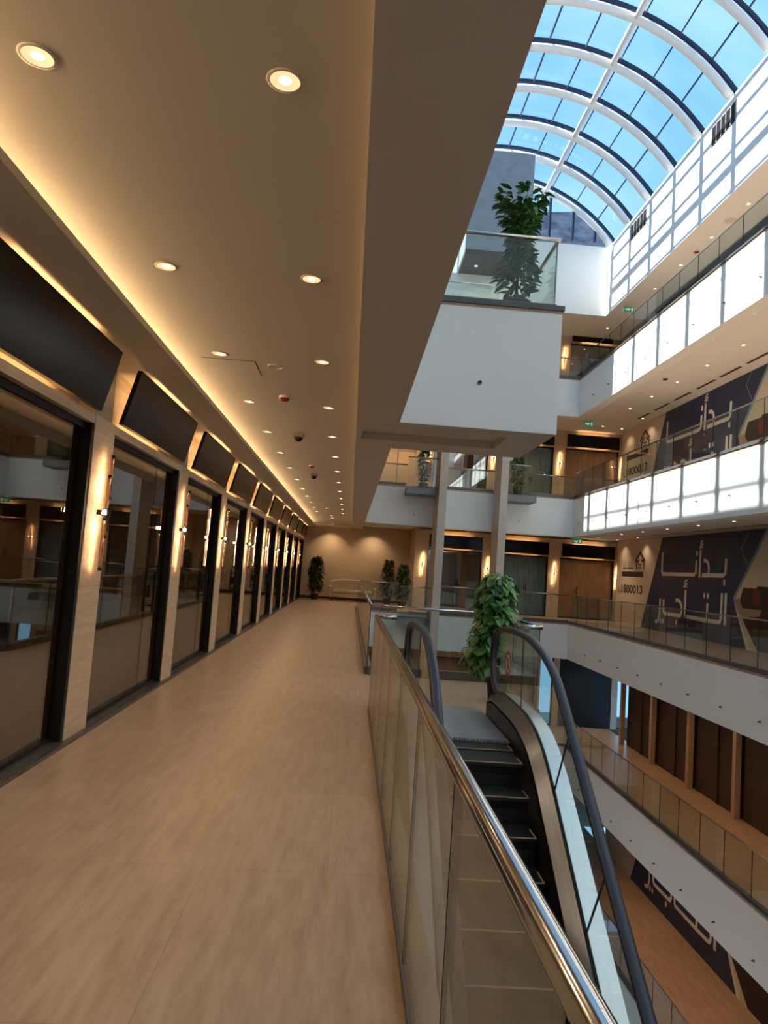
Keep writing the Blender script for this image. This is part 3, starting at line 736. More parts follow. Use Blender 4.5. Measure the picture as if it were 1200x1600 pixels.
# inlet newel boxes at the foot of the handrails
for xg in (0.72, 1.70):
    mb = MB(); mb.loft([[E3(xg - 0.075, y, 0.0), E3(xg + 0.075, y, 0.0), E3(xg + 0.06, y, z), E3(xg - 0.06, y, z)] for y, z in ((7.35, 0.23), (7.75, 0.22), (7.86, 0.15))])
    mb.obj('newel_base', M['brushed'], ESC)
mb = MB(); rings = [[E3(0.58, y, z - 1.0), E3(1.85, y, z - 1.0), E3(1.85, y, z - 1.02), E3(0.58, y, z - 1.02)] for y, z in resamp(DECK, 5) if y <= 6.7]
mb.loft(rings); mb.obj('underside', M['channel'], ESC)
mb = MB(); mb.box(0.84 + ox, 1.58 + ox, 6.72 + oy, 8.1 + oy, 0.0, 0.008); mb.obj('landing_plate', M['plate'], ESC)
mb = MB(); mb.box(0.84 + ox, 1.58 + ox, 6.60 + oy, 6.72 + oy, -0.015, 0.006)
for k in range(30): x = 0.85 + k * 0.0248; mb.box(x + ox, x + 0.012 + ox, 6.55 + oy, 6.60 + oy, -0.015, 0.002)
mb.obj('comb_plate', M['plate'], ESC)
# steps: tread, curved riser and edge line
noses = [(6.33, -0.02), (5.97, -0.035)]
y, z = 5.72, -0.235
while z > -4.28: noses.append((y, z)); y -= 0.21 / SL; z -= 0.21
step0 = None
for i, (yn, zn) in enumerate(noses):
    mb = MB(); dep = 0.40
    mb.box(-0.355, 0.355, 0.0, dep, -0.03, 0.0)
    mb.add([(-0.355, 0.0, 0.0), (0.355, 0.0, 0.0), (0.355, 0.03, -0.10), (-0.355, 0.03, -0.10), (0.355, 0.035, -0.215), (-0.355, 0.035, -0.215)], [(0, 1, 2, 3), (3, 2, 4, 5)])
    if step0 is None:
        step0 = mb.obj('step', M['stepblack'], ESC, loc=(0.006, yn + oy, zn))
        m2 = MB(); m2.box(-0.355, 0.355, -0.001, 0.010, -0.006, 0.0012); m2.box(0.342, 0.355, 0.010, 0.19, 0.0, 0.0012); m2.box(-0.355, -0.342, 0.010, 0.19, 0.0, 0.0012)
        m2.obj('edge_line', M['stepline'], step0)
    else:
        c = step0.copy(); col.objects.link(c); c.location = (0.006, yn + oy, zn)
        for ch in step0.children: d2 = ch.copy(); col.objects.link(d2); d2.parent = c
        if yn < 5.9:
            pass

# ------------------------------------------------------------------ plants
def leaf(mb, p, d, up, L, Wd, droop=0.25, edge=False):
    d = d.normalized(); s = d.cross(up)
    if s.length < 1e-4: s = Vector((1, 0, 0))
    s.normalize(); nrm = s.cross(d)
    prof = [(0, 0.0), (0.22, 0.75), (0.5, 1.0), (0.8, 0.6), (1.0, 0.02)]
    mid = []; lf = []; rt = []
    for t, w in prof:
        c = p + d * (L * t) - Vector((0, 0, 1)) * (droop * L * t * t)
        mid.append(c - nrm * 0.0); lf.append(c + s * (Wd * w * 0.5) + nrm * (0.12 * Wd * w)); rt.append(c - s * (Wd * w * 0.5) + nrm * (0.12 * Wd * w))
    mb.strip(mid, lf, 0); mb.strip(rt, mid, 0)
    if edge:
        lo = [m + (l - m) * 1.16 for m, l in zip(mid, lf)]; ro = [m + (r - m) * 1.16 for m, r in zip(mid, rt)]
        mb.strip(lf, lo, 1); mb.strip(ro, rt, 1)
def potplant(label, loc, h, rad, nleaf, L, Wd, lm='leafdark', z0=0.30, seed=1, pot=(0.13, 0.17, 0.22), trunks=3, shape='column', name='potted_plant', edge=False, group=None, twolobe=False):
    rnd = random.Random(seed)
    t = thing(name, label, 'plant', loc, 0, group)
    mb = MB(); r0, r1, ph = pot
    mb.lathe([(0.001, 0), (r0, 0), (r1, ph), (r1 + 0.012, ph), (r1 + 0.012, ph + 0.02), (r1 - 0.01, ph + 0.02), (r1 - 0.015, ph - 0.03), (0.001, ph - 0.03)], n=20); p = mb.obj('pot', M['pot'], t, smooth=False)
    mb = MB(); mb.disc((0, 0, ph - 0.02), r1 - 0.012); mb.obj('soil', M['soil'], t)
    mb = MB()
    for k in range(trunks):
        a = rnd.uniform(0, 6.28); q = 0.03
        mb.tube([(q * math.cos(a), q * math.sin(a), ph - 0.03), (q * 2 * math.cos(a + 0.5), q * 2 * math.sin(a + 0.5), h * 0.5), (rad * 0.25 * math.cos(a + 1), rad * 0.25 * math.sin(a + 1), h * 0.88)], [0.014, 0.011, 0.005], 6)
    mb.obj('stem', M['stem'], t, smooth=True)
    mb = MB()
    for k in range(nleaf):
        f = rnd.random() ** 0.85; z = z0 + (h - z0) * f
        if shape == 'column':
            e = math.sin(PI * min(1, 0.12 + 0.86 * f)) ** 0.45
            if twolobe: e *= 0.8 + 0.3 * abs(math.cos(PI * 1.1 * f + 0.2))
        elif shape == 'top': e = 0.55 + 0.6 * max(0, (f - 0.62) / 0.38) if f > 0.62 else 0.55 + 0.25 * math.sin(f * 9)
        rr = rad * e * math.sqrt(rnd.uniform(0.08, 1.0)) * 0.8
        a = rnd.uniform(0, 2 * PI)
        pnt = Vector((rr * math.cos(a), rr * math.sin(a), z))
        d = Vector((math.cos(a + rnd.uniform(-0.7, 0.7)), math.sin(a + rnd.uniform(-0.7, 0.7)), rnd.uniform(-0.5, 0.7)))
        s = rnd.uniform(0.7, 1.15)
        leaf(mb, pnt, d, Vector((0, 0, 1)), L * s, Wd * s, rnd.uniform(0.1, 0.5), edge)
    mb.obj('foliage', [M[lm], M['leafedge']], t, smooth=True)
    return t
potplant('dark bushy potted plant against the end wall, left of the sofa', (-1.40, 30.1, 0), 1.76, 0.33, 900, 0.19, 0.095, seed=3, twolobe=True)
potplant('dark bushy potted plant right of the beige sofa', (1.66, 29.9, 0), 1.84, 0.29, 640, 0.20, 0.085, seed=5)
potplant('dense dark potted plant beside the first column of the far end', (2.16, 28.1, 0), 1.66, 0.30, 900, 0.18, 0.085, seed=8)
potplant('green potted plant on the grey ledge left of the first column upstairs', (2.40, 24.92, 4.38), 1.42, 0.24, 420, 0.17, 0.085, 'leaf', seed=11)
potplant('green potted plant on the grey ledge right of the second column upstairs', (5.80, 24.92, 4.38), 1.5, 0.24, 420, 0.17, 0.085, 'leaf', seed=12)
potplant('green umbrella-leaved plant standing on the white landing overhead', (1.765, 8.2, 4.56), 1.62, 0.31, 620, 0.16, 0.075, 'leaf', 0.34, seed=21, shape='top')
# trailing plant on the landing: pole plant with large leaves spilling to the left
def pothos(label, loc):
    rnd = random.Random(4)
    t = thing('trailing_plant', label, 'plant', loc)
    mb = MB(); mb.lathe([(0.001, 0), (0.10, 0), (0.125, 0.24), (0.135, 0.24), (0.135, 0.27), (0.118, 0.27), (0.118, 0.22), (0.001, 0.22)], n=22); mb.obj('pot', M['pot'], t)
    mb = MB(); mb.disc((0, 0, 0.225), 0.117); mb.obj('soil', M['soil'], t)
    mb = MB(); mb.tube([(0, 0, 0.2), (0.01, 0, 1.45)], 0.028, 8); mb.obj('stem', M['stem'], t)
    mb = MB()
    sx_ = -0.05
    cl = [((-0.02, 0, 1.36), (0.22, 0.24, 0.22), 190), ((-0.02, 0, 1.12), (0.23, 0.25, 0.25), 210), ((-0.05, 0, 0.88), (0.21, 0.24, 0.22), 150), ((-0.12, -0.04, 0.68), (0.22, 0.22, 0.18), 95), ((-0.20, -0.06, 0.50), (0.16, 0.16, 0.16), 60), ((-0.27, -0.08, 0.60), (0.10, 0.10, 0.07), 12)]
    for c, s, n in cl:
        for k in range(n):
            v = Vector((rnd.gauss(0, 1), rnd.gauss(0, 1), rnd.gauss(0, 1))).normalized(); q = rnd.uniform(0.5, 1.0)
            p = Vector((c[0] + sx_ + s[0] * v.x * q, c[1] + s[1] * v.y * q, c[2] + s[2] * v.z * q))
            d = Vector((v.x, v.y, -0.35 + rnd.uniform(-0.5, 0.5)))
            l = rnd.uniform(0.08, 0.125); leaf(mb, p, d, Vector((v.x, v.y, 0.9)), l, l * 0.78, rnd.uniform(0.2, 0.6), True)
    mb.obj('foliage', [M['leaf'], M['leafedge']], t, smooth=True)
pothos('large trailing plant with pale-edged leaves at the escalator landing', (1.88, 8.6, 0.0))

# ------------------------------------------------------------------ sofa
t = thing('sofa', 'beige sofa with curved upholstered back against the end wall', 'sofa', (0.2, 30.2, 0))
mb = MB(); mb.box(-0.92, 0.92, -0.32, 0.36, 0.16, 0.34); mb.obj('seat_frame', M['fabric'], t, bevel=0.03)
mb = MB(); mb.box(-0.84, 0.84, -0.38, 0.22, 0.34, 0.48); mb.obj('seat_cushion', M['fabric'], t, bevel=0.04)
A = []; N = 16; rings = []
for i in range(N + 1):
    u = -1 + 2 * i / N; x = 0.98 * u; top = 0.90 - 0.10 * abs(u) ** 3; yb = 0.42 - 0.10 * abs(u) ** 4
    rings.append([(x, yb - 0.17, 0.30), (x, yb - 0.04, 0.30), (x, yb, top), (x, yb - 0.05, top + 0.02), (x, yb - 0.12, top)])
mb = MB(); mb.loft(rings); mb.obj('backrest', M['fabric'], t, bevel=0.015)
for s in (-1, 1):
    mb = MB(); mb.box(s * 0.86, s * 1.02, -0.36, 0.30, 0.16, 0.62); mb.obj('armrest', M['fabric'], t, bevel=0.04)
for sx in (-0.9, 0.9):
    for sy in (-0.3, 0.28):
        mb = MB(); mb.tube([(sx, sy, 0), (sx, sy, 0.17)], [0.018, 0.028], 8); mb.obj('leg', M['leg'], t)
b = MB(); b.box(XF, 2.58, YE - 0.02, YE, 0, 0.11); struct(b.obj('baseboard_back', M['skirting']))
# doors in the end wall one storey up
for (x0, x1, wd) in ((1.75, 2.72, 1),):
    t = thing('door_%d' % 1, None, None, (x0, YE, 4.53)); struct(t)
    mb = MB(); mb.box(0.05, 0.92, -0.03, 0.0, 0.0, 2.2); dl = mb.obj('door_leaf', M['beige'], t)
    mb = MB(); mb.box(0, 0.05, -0.05, 0, 0, 2.25); mb.box(0.92, 0.97, -0.05, 0, 0, 2.25); mb.box(0, 0.97, -0.05, 0, 2.2, 2.25); mb.obj('frame', M['photowood'], t)
    mb = MB(); mb.tube([(0.12, -0.07, 1.0), (0.22, -0.07, 1.0)], 0.01, 6); mb.tube([(0.12, -0.03, 1.0), (0.12, -0.07, 1.0)], 0.01, 6); mb.obj('door_handle', M['steel'], dl)

# ------------------------------------------------------------------ downlights
def downlight(label, loc, r=0.062, power=10, group=None, spot=True, color=(1.0, 0.74, 0.48)):
    t = thing('downlight', label, 'ceiling light', loc, 0, group)
    mb = MB(); mb.lathe([(r, -0.004), (r + 0.012, -0.004), (r + 0.014, 0.0), (r, 0.0), (r, 0.0)], n=22); mb.obj('trim_ring', M['ring'], t, smooth=True)
    mb = MB(); mb.lathe([(r, -0.003), (r * 0.86, -0.001), (r * 0.42, -0.0005)], n=22); mb.obj('reflector', M['lensd'], t, smooth=True)
    mb = MB(); mb.disc((0, 0, -0.0008), r * 0.42, 20, flip=True); mb.obj('lens', M['lens'], t)
    if spot:
        ld = bpy.data.lights.new('lamp', 'SPOT'); ld.energy = power; ld.spot_size = math.radians(118); ld.spot_blend = 0.9; ld.color = color; ld.shadow_soft_size = 0.04
        lo = bpy.data.objects.new('lamp', ld); col.objects.link(lo); lo.parent = t; lo.location = (0, 0, -0.03)
    return t
M['lensd'] = mat('lit_reflector', (0.8, 0.65, 0.45), 0.3, emit=(1.0, 0.66, 0.34), es=0.75)
M['lens'].node_tree.nodes['Principled BSDF'].inputs['Emission Strength'].default_value = 9.0
g = 'recessed lights in the corridor ceiling'
DLP = 21.0
d0 = None
for row, x, rn in ((0, -1.265, 'shop-side row'), (1, -0.368, 'atrium-side row')):
    for k in range(13):
        lab = 'round recessed corridor light, %s, %s from the camera' % (rn, ORD[k])
        L = (x, 2.485 + 1.804 * k, ZC)
        if d0 is None: d0 = downlight(lab, L, 0.056, DLP, g)
        else: dup(d0, L, label=lab)
for k, y in enumerate((25.6, 26.9)):
    dup(d0, (-0.80, y, ZC), label='recessed corridor light on the centre line near the end wall, %s of two' % ('nearer' if k == 0 else 'farther'))
for k, x in enumerate((-0.9, 0.92)):
    downlight(loc=(x, 30.45, ZC), power=60, label='recessed light washing the end wall %s the sofa' % ('left of' if k == 0 else 'right of'), group='wall-washing lights at the end wall')
e0 = None
for key, zc, rows in (('one', 3.27, [(9.43, [13.45, 15.25, 17.05, 18.85, 20.76, 22.53, 24.33])]),
                      ('two', 7.71, [(8.52, [11.3, 13.1, 14.92, 16.71, 18.5, 20.33, 22.13, 23.9]), (9.45, [13.1, 14.92, 16.9, 18.7, 20.5, 22.3, 24.1])]),
                      ('three', 11.7, [(9.75, [15.5, 17.4, 19.3, 21.2, 23.1, 25.0])]),
                      ('g', -1.12, [(9.3, [12, 14, 16, 18, 20, 22, 24])]), ('m1', -5.4, [(9.3, [12, 14, 16, 18, 20, 22, 24])])):
    for ri, (x, yl) in enumerate(rows):
        for i, y in enumerate(yl):
            rown = ['row nearer the void', 'row nearer the billboard'][ri] if len(rows) > 1 else 'single row'
            lab = 'small right gallery ceiling light, %s, %s, %s from near end' % (rl_lab[key], rown, ORD[i])
            if key in ('g', 'm1'): downlight(lab, (x, y, zc), 0.06, 45, 'recessed lights in the gallery ceilings', color=(1.0, 0.56, 0.26)); continue
            if e0 is None: e0 = downlight(lab, (x, y, zc), 0.06, 18, 'recessed lights in the gallery ceilings')
            else: dup(e0, (x, y, zc), label=lab)
f0 = None
for key, zc in (('one', 3.27), ('two', 7.71), ('g', -1.12), ('three', 11.7)):  # strong fill for the far gallery; top-storey row added only to brighten it
    for i, x in enumerate((1.0, 2.4, 4.2, 6.9, 9.6)):
        lab = 'small recessed fill light over far gallery, %s, %s from the left' % (rl_lab[key], ['first', 'second', 'third', 'fourth', 'fifth'][i])
        if f0 is None: f0 = downlight(lab, (x, 27.2, zc), 0.06, 75, 'recessed lights over the far gallery')
        else: dup(f0, (x, 27.2, zc), label=lab)
for i, x in enumerate((0.9, 2.1)):  # pair of lights added to brighten the dark upstairs end wall
    dup(f0, (x, 30.1, 7.71), label='small added fill light before the upstairs end wall, %s of two' % ('left' if i == 0 else 'right'), group='added fill lights before the upstairs end wall')
for i, x in enumerate((3.5, 4.4)):
    dup(e0, (x, 22.9, 11.85), label='small light under the grey tower soffit, %s' % ('left' if i == 0 else 'right'), group='lights under the tower soffit')
for i, y in enumerate((27.4, 25.4)):
    for key, zc in (('one', 3.27), ('two', 7.71)):
        dup(e0, (10.45, y, zc), label='small recessed light washing the billboard corner, %s, %s' % (rl_lab[key], 'left' if i == 0 else 'right'), group='lights washing the billboard')

# ------------------------------------------------------------------ ceiling fittings
def det(name, label, loc, m, r=0.05, h=0.04, cat='detector'):
    t = thing(name, label, cat, loc)
    mb = MB(); mb.lathe([(0.001, 0), (r, 0), (r, -h * 0.35), (r * 0.97, -h * 0.4)], n=20); mb.obj('base', M['ring'], t)
    mb = MB(); mb.lathe([(r * 0.95, -h * 0.4), (r * 0.8, -h * 0.8), (r * 0.4, -h), (0.001, -h)], n=20); mb.obj('cover', m, t, smooth=True)
    return t
det('smoke_detector', 'red-capped detector on the corridor ceiling between the light rows', (-0.83, 7.5, ZC), M['red'], 0.06, 0.06)
det('smoke_detector', 'small dark detector on the corridor ceiling beyond the first camera dome', (-0.82, 12.75, ZC), M['red'], 0.05, 0.05)
det('smoke_detector', 'small dark detector near the far end of the corridor ceiling', (-0.83, 22.3, ZC), M['grey'], 0.06, 0.05)
det('smoke_detector', 'red detector on the top-storey gallery ceiling', (9.75, 20.2, 11.7), M['red'], 0.08, 0.06)
det('smoke_detector', 'dark dome detector on the upper gallery ceiling between light rows', (8.95, 20.2, 7.71), M['black'], 0.08, 0.06)
for y, lab in ((9.68, 'dome camera on a square base, corridor ceiling, nearer the camera'), (13.9, 'dome camera on the corridor ceiling, farther along')):
    t = thing('security_camera', lab, 'camera', (-0.835, y, ZC))
    mb = MB(); mb.box(-0.07, 0.07, -0.07, 0.07, -0.05, 0); mb.obj('base', M['grey'], t, bevel=0.008)
    mb = MB(); mb.lathe([(0.055, -0.05), (0.053, -0.075), (0.035, -0.1), (0.001, -0.108)], n=18); mb.obj('dome', M['black'], t, smooth=True)
def speaker(label, loc, r=0.10):
    t = thing('ceiling_speaker', label, 'speaker', loc)
    mb = MB(); mb.lathe([(0.001, -0.004), (r * 0.9, -0.004), (r * 0.92, -0.008), (r, -0.006), (r, 0)], n=26); mb.obj('grille', M['ring'], t)
speaker('flat round speaker flush in the corridor ceiling beside the hatch', (-0.81, 6.35, ZC), 0.07)
speaker('oval-looking grey speaker in upper right gallery ceiling', (8.95, 22.0, 7.71), 0.13)
speaker('grey round speaker in the top-storey gallery ceiling', (9.75, 18.3, 11.7), 0.16)
b = MB()
for (x0, x1, y0, y1) in ((-1.46, -0.98, 6.24, 6.25), (-0.985, -0.975, 6.25, 6.72)): b.box(x0, x1, y0, y1, ZC - 0.002, ZC)
tag(b.obj('access_hatch', M['slot']), 'hairline outline of an access hatch in the corridor ceiling', 'hatch')
def exit_sign(label, loc):
    t = thing('exit_sign', label, 'exit sign', loc)
    mb = MB(); mb.box(-0.19, 0.19, -0.02, 0.02, -0.18, 0.0); mb.obj('panel', M['green'], t)
    mb = MB(); mb.box(-0.13, -0.03, -0.023, -0.021, -0.11, -0.08); mb.tube([(-0.06, -0.023, -0.15), (-0.02, -0.023, -0.10), (0.02, -0.023, -0.06)], 0.01, 5); mb.tube([(0.0, -0.023, -0.15), (0.0, -0.023, -0.09), (0.05, -0.023, -0.08)], 0.01, 5)
    mb.box(0.09, 0.14, -0.023, -0.021, -0.15, -0.04); mb.obj('pictogram', M['exitwhite'], t)
    mb = MB(); mb.tube([(-0.1, 0, 0), (-0.1, 0, 0.12)], 0.005, 5); mb.tube([(0.1, 0, 0), (0.1, 0, 0.12)], 0.005, 5); mb.obj('hanger', M['steel'], t)
exit_sign('green exit sign hanging in the corner one storey above', (8.62, 26.0, 7.58))
exit_sign('green exit sign hanging in the corner of the walkway-level gallery', (8.65, 26.8, 3.15))
exit_sign('green exit sign hanging in the corner of the top storey', (9.4, 24.5, 11.55))
for key, zc in (('one', 3.27), ('two', 7.71)):
    for i, y in enumerate((25.0, 23.5, 22.0, 20.5, 19.1, 17.7, 16.2, 14.7)):
        t = thing('air_slot', 'dark linear air slot above billboard, %s, %s from far end' % (rl_lab[key], ORD[i].replace('nearest', 'first')), 'air vent', (10.32, y, zc), 0, 'linear air slots')
        mb = MB(); mb.box(-0.05, 0.05, -0.55, 0.55, -0.003, 0.0); mb.obj('slot', M['slot'], t)
        mb = MB(); mb.box(-0.07, -0.05, -0.57, 0.57, -0.006, 0); mb.box(0.05, 0.07, -0.57, 0.57, -0.006, 0); mb.obj('frame', M['ring'], t)
# small dark studs on the fascias
s0 = None
def stud(loc, rz, label, group):
    global s0
    if s0 is None:
        s0 = thing('fascia_stud', label, 'stud', loc, rz, group)
        mb = MB(); mb.tube([(0, 0, 0), (-0.012, 0, 0)], 0.026, 12); mb.obj('plate', M['grey'], s0)
        mb = MB(); mb.tube([(-0.012, 0, 0), (-0.055, 0, 0)], 0.012, 8); mb.obj('pin', M['black'], s0)
        return s0
    return dup(s0, loc, rz, label, group)
for key, z, y0 in (('one', -0.9, 13.32), ('g', -5.25, 13.32), ('two', 3.57, 14.65), ('three', 8.0, 13.7)):
    for k in range(8):
        stud((XR, y0 + 1.43 * k, z), 0, 'small dark stud on right gallery edge, %s, %s from near end' % (rl_lab[key], ORD[k]), 'studs on the white gallery edges')
stud((1.28, 7.6, 3.62), PI / 2, 'small dark stud in the middle of the white landing face overhead', 'studs on the landing and far fascia')
stud((2.15, YB, 3.52), PI / 2, 'small dark stud on the far fascia left of the first column', 'studs on the landing and far fascia')
stud((6.0, YB, 3.52), PI / 2, 'small pale stud on the far fascia right of the second column', 'studs on the landing and far fascia')

# ------------------------------------------------------------------ billboards on the right wall
STROKES = {
 'alef_left': ([(24.04, 2.72), (24.05, 2.30), (24.04, 2.04), (23.98, 1.98), (23.7, 1.98), (22.5, 1.98), (21.75, 1.98), (21.64, 2.05), (21.62, 2.43)], 0.12),
 'dot_a': ([(21.60, 2.68), (21.60, 2.62)], 0.12),
 'alef_mid': ([(21.38, 2.76), (21.40, 1.90)], 0.12),
 'hamza_a': ([(21.24, 3.03), (21.36, 3.01), (21.38, 2.96), (21.33, 2.92), (21.22, 2.92)], 0.06),
 'hamza_ab': ([(21.36, 2.92), (21.46, 2.84), (21.24, 2.84)], 0.06),
 'dal': ([(21.18, 2.43), (21.02, 2.42), (20.90, 2.34), (20.85, 2.22), (20.85, 1.98), (21.25, 1.97)], 0.12),
 'ba': ([(20.85, 1.98), (20.0, 1.98), (19.90, 2.04), (19.87, 2.47)], 0.12),
 'dot_b': ([(19.94, 1.81), (19.95, 1.75)], 0.12),
 'alef_r': ([(19.83, 1.48), (19.85, 0.56)], 0.13),
 'lam': ([(20.05, 1.47), (20.07, 0.74), (20.13, 0.64), (20.25, 0.62), (20.88, 0.62)], 0.12),
 'ta': ([(20.86, 1.14), (20.88, 0.62), (21.5, 0.635), (22.27, 0.65)], 0.12),
 'dot_c': ([(21.06, 1.39), (21.06, 1.33)], 0.11), 'dot_d': ([(20.85, 1.39), (20.85, 1.33)], 0.11),
 'alef_h': ([(22.27, 1.48), (22.26, 0.65)], 0.12),
 'hamza_b': ([(22.16, 1.80), (22.30, 1.78), (22.34, 1.73), (22.28, 1.68), (22.16, 1.68)], 0.06),
 'hamza_bb': ([(22.30, 1.68), (22.42, 1.60), (22.18, 1.60)], 0.06),
 'jim': ([(22.94, 1.12), (22.74, 1.14), (22.58, 1.06), (22.50, 0.93), (22.50, 0.76), (22.58, 0.65), (22.7, 0.64), (23.72, 0.64), (23.81, 0.70), (23.83, 1.12)], 0.12),
 'dot_e': ([(22.84, 0.45), (22.84, 0.38)], 0.12), 'dot_f': ([(24.02, 0.40), (24.02, 0.34)], 0.11), 'dot_g': ([(23.83, 0.40), (23.83, 0.34)], 0.11),
 'ra': ([(24.10, 1.13), (24.11, 0.58), (24.18, 0.40), (24.30, 0.32), (24.46, 0.32)], 0.12)}
def ribbon(mb, pts, w, X, z0, mi=0):
    """flat stroke on the wall plane (y, z), a few millimetres proud"""
    n = len(pts); L = []; R = []
    for i, (y, z) in enumerate(pts):
        a = pts[max(i - 1, 0)]; b_ = pts[min(i + 1, n - 1)]
        ty, tz = b_[0] - a[0], b_[1] - a[1]; l = math.hypot(ty, tz) or 1; ny, nz = -tz / l, ty / l
        k = 1.0
        if 0 < i < n - 1:
            u1 = (y - a[0], z - a[1]); u2 = (b_[0] - y, b_[1] - z); c = (u1[0] * u2[0] + u1[1] * u2[1]) / ((math.hypot(*u1) * math.hypot(*u2)) or 1)
            k = min(1.5, 1 / max(0.5, math.sqrt(max(0.0, (1 + c) / 2))))
        L.append((y + ny * w / 2 * k, z + nz * w / 2 * k)); R.append((y - ny * w / 2 * k, z - nz * w / 2 * k))
    mb.strip([(X, p[0], p[1] + z0) for p in L], [(X, p[0], p[1] + z0) for p in R], mi)
def poly(mb, pts, X, z0, mi=0): mb.add([(X, p[0], p[1] + z0) for p in pts], [tuple(range(len(pts)))], mi)
def textobj(s, h, parent, X, yL, yR, zc, m, name):
    cu = bpy.data.curves.new(name, 'FONT'); cu.body = s; cu.size = 1.0; cu.extrude = 0.0; cu.offset = 0.035
    o = bpy.data.objects.new(name, cu); col.objects.link(o)
    dg = bpy.context.evaluated_depsgraph_get(); me = bpy.data.meshes.new_from_object(o.evaluated_get(dg)); col.objects.unlink(o); bpy.data.objects.remove(o)
    xs = [v.co.x for v in me.vertices]; zs = [v.co.y for v in me.vertices]
    ax, bx, az, bz = min(xs), max(xs), min(zs), max(zs)
    for v in me.vertices:
        u = (v.co.x - ax) / (bx - ax); w = (v.co.y - az) / (bz - az)
        v.co = Vector((X, yL + (yR - yL) * u, zc - h / 2 + h * w))
    me.materials.clear(); me.materials.append(m)
    o = bpy.data.objects.new(name, me); col.objects.link(o); o.parent = parent; return o
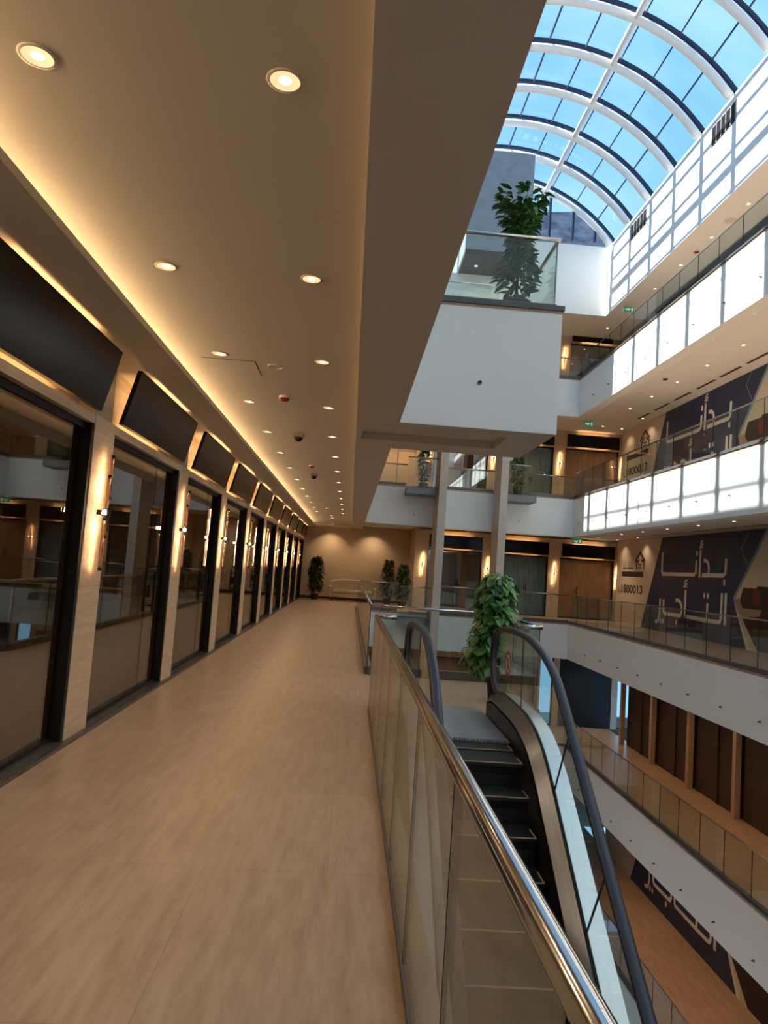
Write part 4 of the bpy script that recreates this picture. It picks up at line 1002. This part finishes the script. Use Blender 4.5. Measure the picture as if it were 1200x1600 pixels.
def billboard(label, z0, top=3.24, yshift=0.0, number=True):
    t = thing('billboard', label, 'billboard', (0, yshift, z0), 0, 'navy billboards on the right gallery wall')
    X = XW - 0.004
    mb = MB(); mb.box(XW - 0.004, XW, 12.0, 28.2, 0.0, top); mb.obj('beige_panel', M['posterbeige'], t)
    f = (top - 0.01) / 3.22
    mb = MB(); poly(mb, [(25.66, 0.01), (24.11, top), (17.86, top), (19.42, 1.33), (18.55, 0.01)], X - 0.001, 0); mb.obj('navy_panel', M['navy'], t)
    mb = MB()
    for k, (p, w) in STROKES.items():
        if k.startswith('dot'):
            (y, za), (_, zb_) = p; r = w / 2
            pts = [(y + r * math.cos(a), za + r * math.sin(a)) for a in [PI * j / 8 for j in range(9)]] + [(y + r * math.cos(a), zb_ + r * math.sin(a)) for a in [PI + PI * j / 8 for j in range(9)]]
            poly(mb, pts, X - 0.003, 0)
        else: ribbon(mb, p, w, X - 0.003, 0)
    tag(mb.obj('lettering', M['letter'], t), 'two lines of large cream Arabic lettering')
    mb = MB()
    ribbon(mb, [(26.36, 2.42), (25.93, 2.76), (25.50, 2.42)], 0.11, X - 0.003, 0)
    ribbon(mb, [(26.22, 2.10), (26.24, 2.33), (26.02, 2.50)], 0.09, X - 0.003, 0); ribbon(mb, [(25.58, 2.10), (25.56, 2.33), (25.82, 2.50)], 0.09, X - 0.003, 0)
    for (y, z) in ((26.0, 2.30), (25.84, 2.30), (26.0, 2.19), (25.84, 2.19)): poly(mb, [(y - 0.06, z - 0.04), (y + 0.06, z - 0.04), (y + 0.06, z + 0.04), (y - 0.06, z + 0.04)], X - 0.003, 0)
    poly(mb, [(27.66, 1.84), (25.59, 1.84), (25.59, 2.04), (27.66, 2.04)], X - 0.003, 0)
    for (a, b_) in ((27.52, 27.18), (27.12, 26.5)): ribbon(mb, [(a, 2.17), (b_, 2.17)], 0.06, X - 0.003, 0)
    for y in (27.5, 27.32, 27.05, 26.9, 26.72): ribbon(mb, [(y, 2.17), (y, 2.44)], 0.028, X - 0.003, 0)
    ribbon(mb, [(27.93, 1.42), (27.90, 1.30), (27.80, 1.22), (27.70, 1.22)], 0.05, X - 0.003, 0)
    tag(mb.obj('logo', M['logo'], t), 'dark house-shaped logo over a bar')
    if number: textobj('1800013', 0.33, t, X - 0.003, 27.62, 25.62, 1.37, M['logo'], 'phone_number')
    mb = MB(); ribbon(mb, [(18.75, 3.15), (19.09, 2.75), (18.80, 2.27)], 0.025, X - 0.003, 0)
    ribbon(mb, [(17.86, top), (19.42, 1.33)], 0.10, X - 0.0035, 0, 1); mb.obj('line_art', [M['silverline'], M['paleblue']], t)
    # interior photograph printed at the right
    mb = MB(); Xp = X - 0.001
    poly(mb, [(17.86, top), (19.42, 1.33), (18.55, 0.01), (12.0, 0.01), (12.0, top)], Xp, 0, 0)
    poly(mb, [(19.10, 1.33), (18.95, 1.66), (18.3, 1.66), (18.3, 1.72), (17.2, 1.70), (16.9, 1.55), (12.0, 1.4), (12.0, 0.02), (18.2, 0.02), (18.95, 0.80)], Xp - 0.001, 0, 1)
    poly(mb, [(18.45, 1.22), (18.48, 1.62), (18.18, 1.64), (18.10, 1.22)], Xp - 0.002, 0, 2)
    poly(mb, [(19.40, 1.33), (19.15, 1.36), (18.95, 1.10), (18.05, 1.10), (18.15, 0.93), (18.9, 0.85), (19.1, 0.92)], Xp - 0.002, 0, 3)
    poly(mb, [(19.42, 1.28), (19.33, 1.15), (18.50, 0.01), (18.72, 0.01)], Xp - 0.003, 0, 4)
    poly(mb, [(17.6, 3.1), (17.7, 1.75), (16.6, 1.75), (16.3, 3.1)], Xp - 0.0015, 0, 3)
    poly(mb, [(17.3, 3.0), (17.3, 2.0), (16.9, 2.0), (16.9, 3.0)], Xp - 0.0025, 0, 5)
    mb.obj('photo_print', [M['posterbeige'], M['photodark'], M['photored'], M['photowood'], M['letter'], M['silverline']], t)
    return t
billboard('navy and beige billboard with cream lettering, walkway-level gallery', 0.0)
billboard('navy and beige billboard with cream lettering, one storey above the walkway', 4.62)
billboard('navy billboard with cream lettering, two storeys below, cut by the frame bottom', -8.9)
# lower gallery wall: slim stone piers with brown boards between
for key in ('g',):
    zf = LV[key][0]
    ypl = [25.86, 23.28, 20.72, 18.2, 15.65, 13.1, 10.5]
    for i, y in enumerate(ypl):
        b = MB(); b.box(10.30, 10.45, y, y + 0.16, zf, zf + 3.12); struct(b.obj('wall_right', M['pier2']))
        if i: b = MB(); b.box(10.55, 10.6, y + 0.16, ypl[i - 1], zf, zf + 3.12); b.box(10.5, 10.55, (y + ypl[i - 1]) / 2, (y + ypl[i - 1]) / 2 + 0.05, zf, zf + 3.12); struct(b.obj('wall_right', M['brownboard']))
    b = MB(); b.box(10.6, 10.8, YN, 26.02, zf, zf + 3.1); struct(b.obj('wall_right', M['brownboard']))
    b = MB(); b.box(13.2, 13.3, 25, YE, zf, zf + 3.3); struct(b.obj('wall_right', M['shopdark']))
# top storey: glazed band behind the gallery rail
b = MB(); b.box(10.5, 10.56, YN, 28.2, 9.0, 11.62); struct(b.obj('window_%d' % wn, M['sign']))
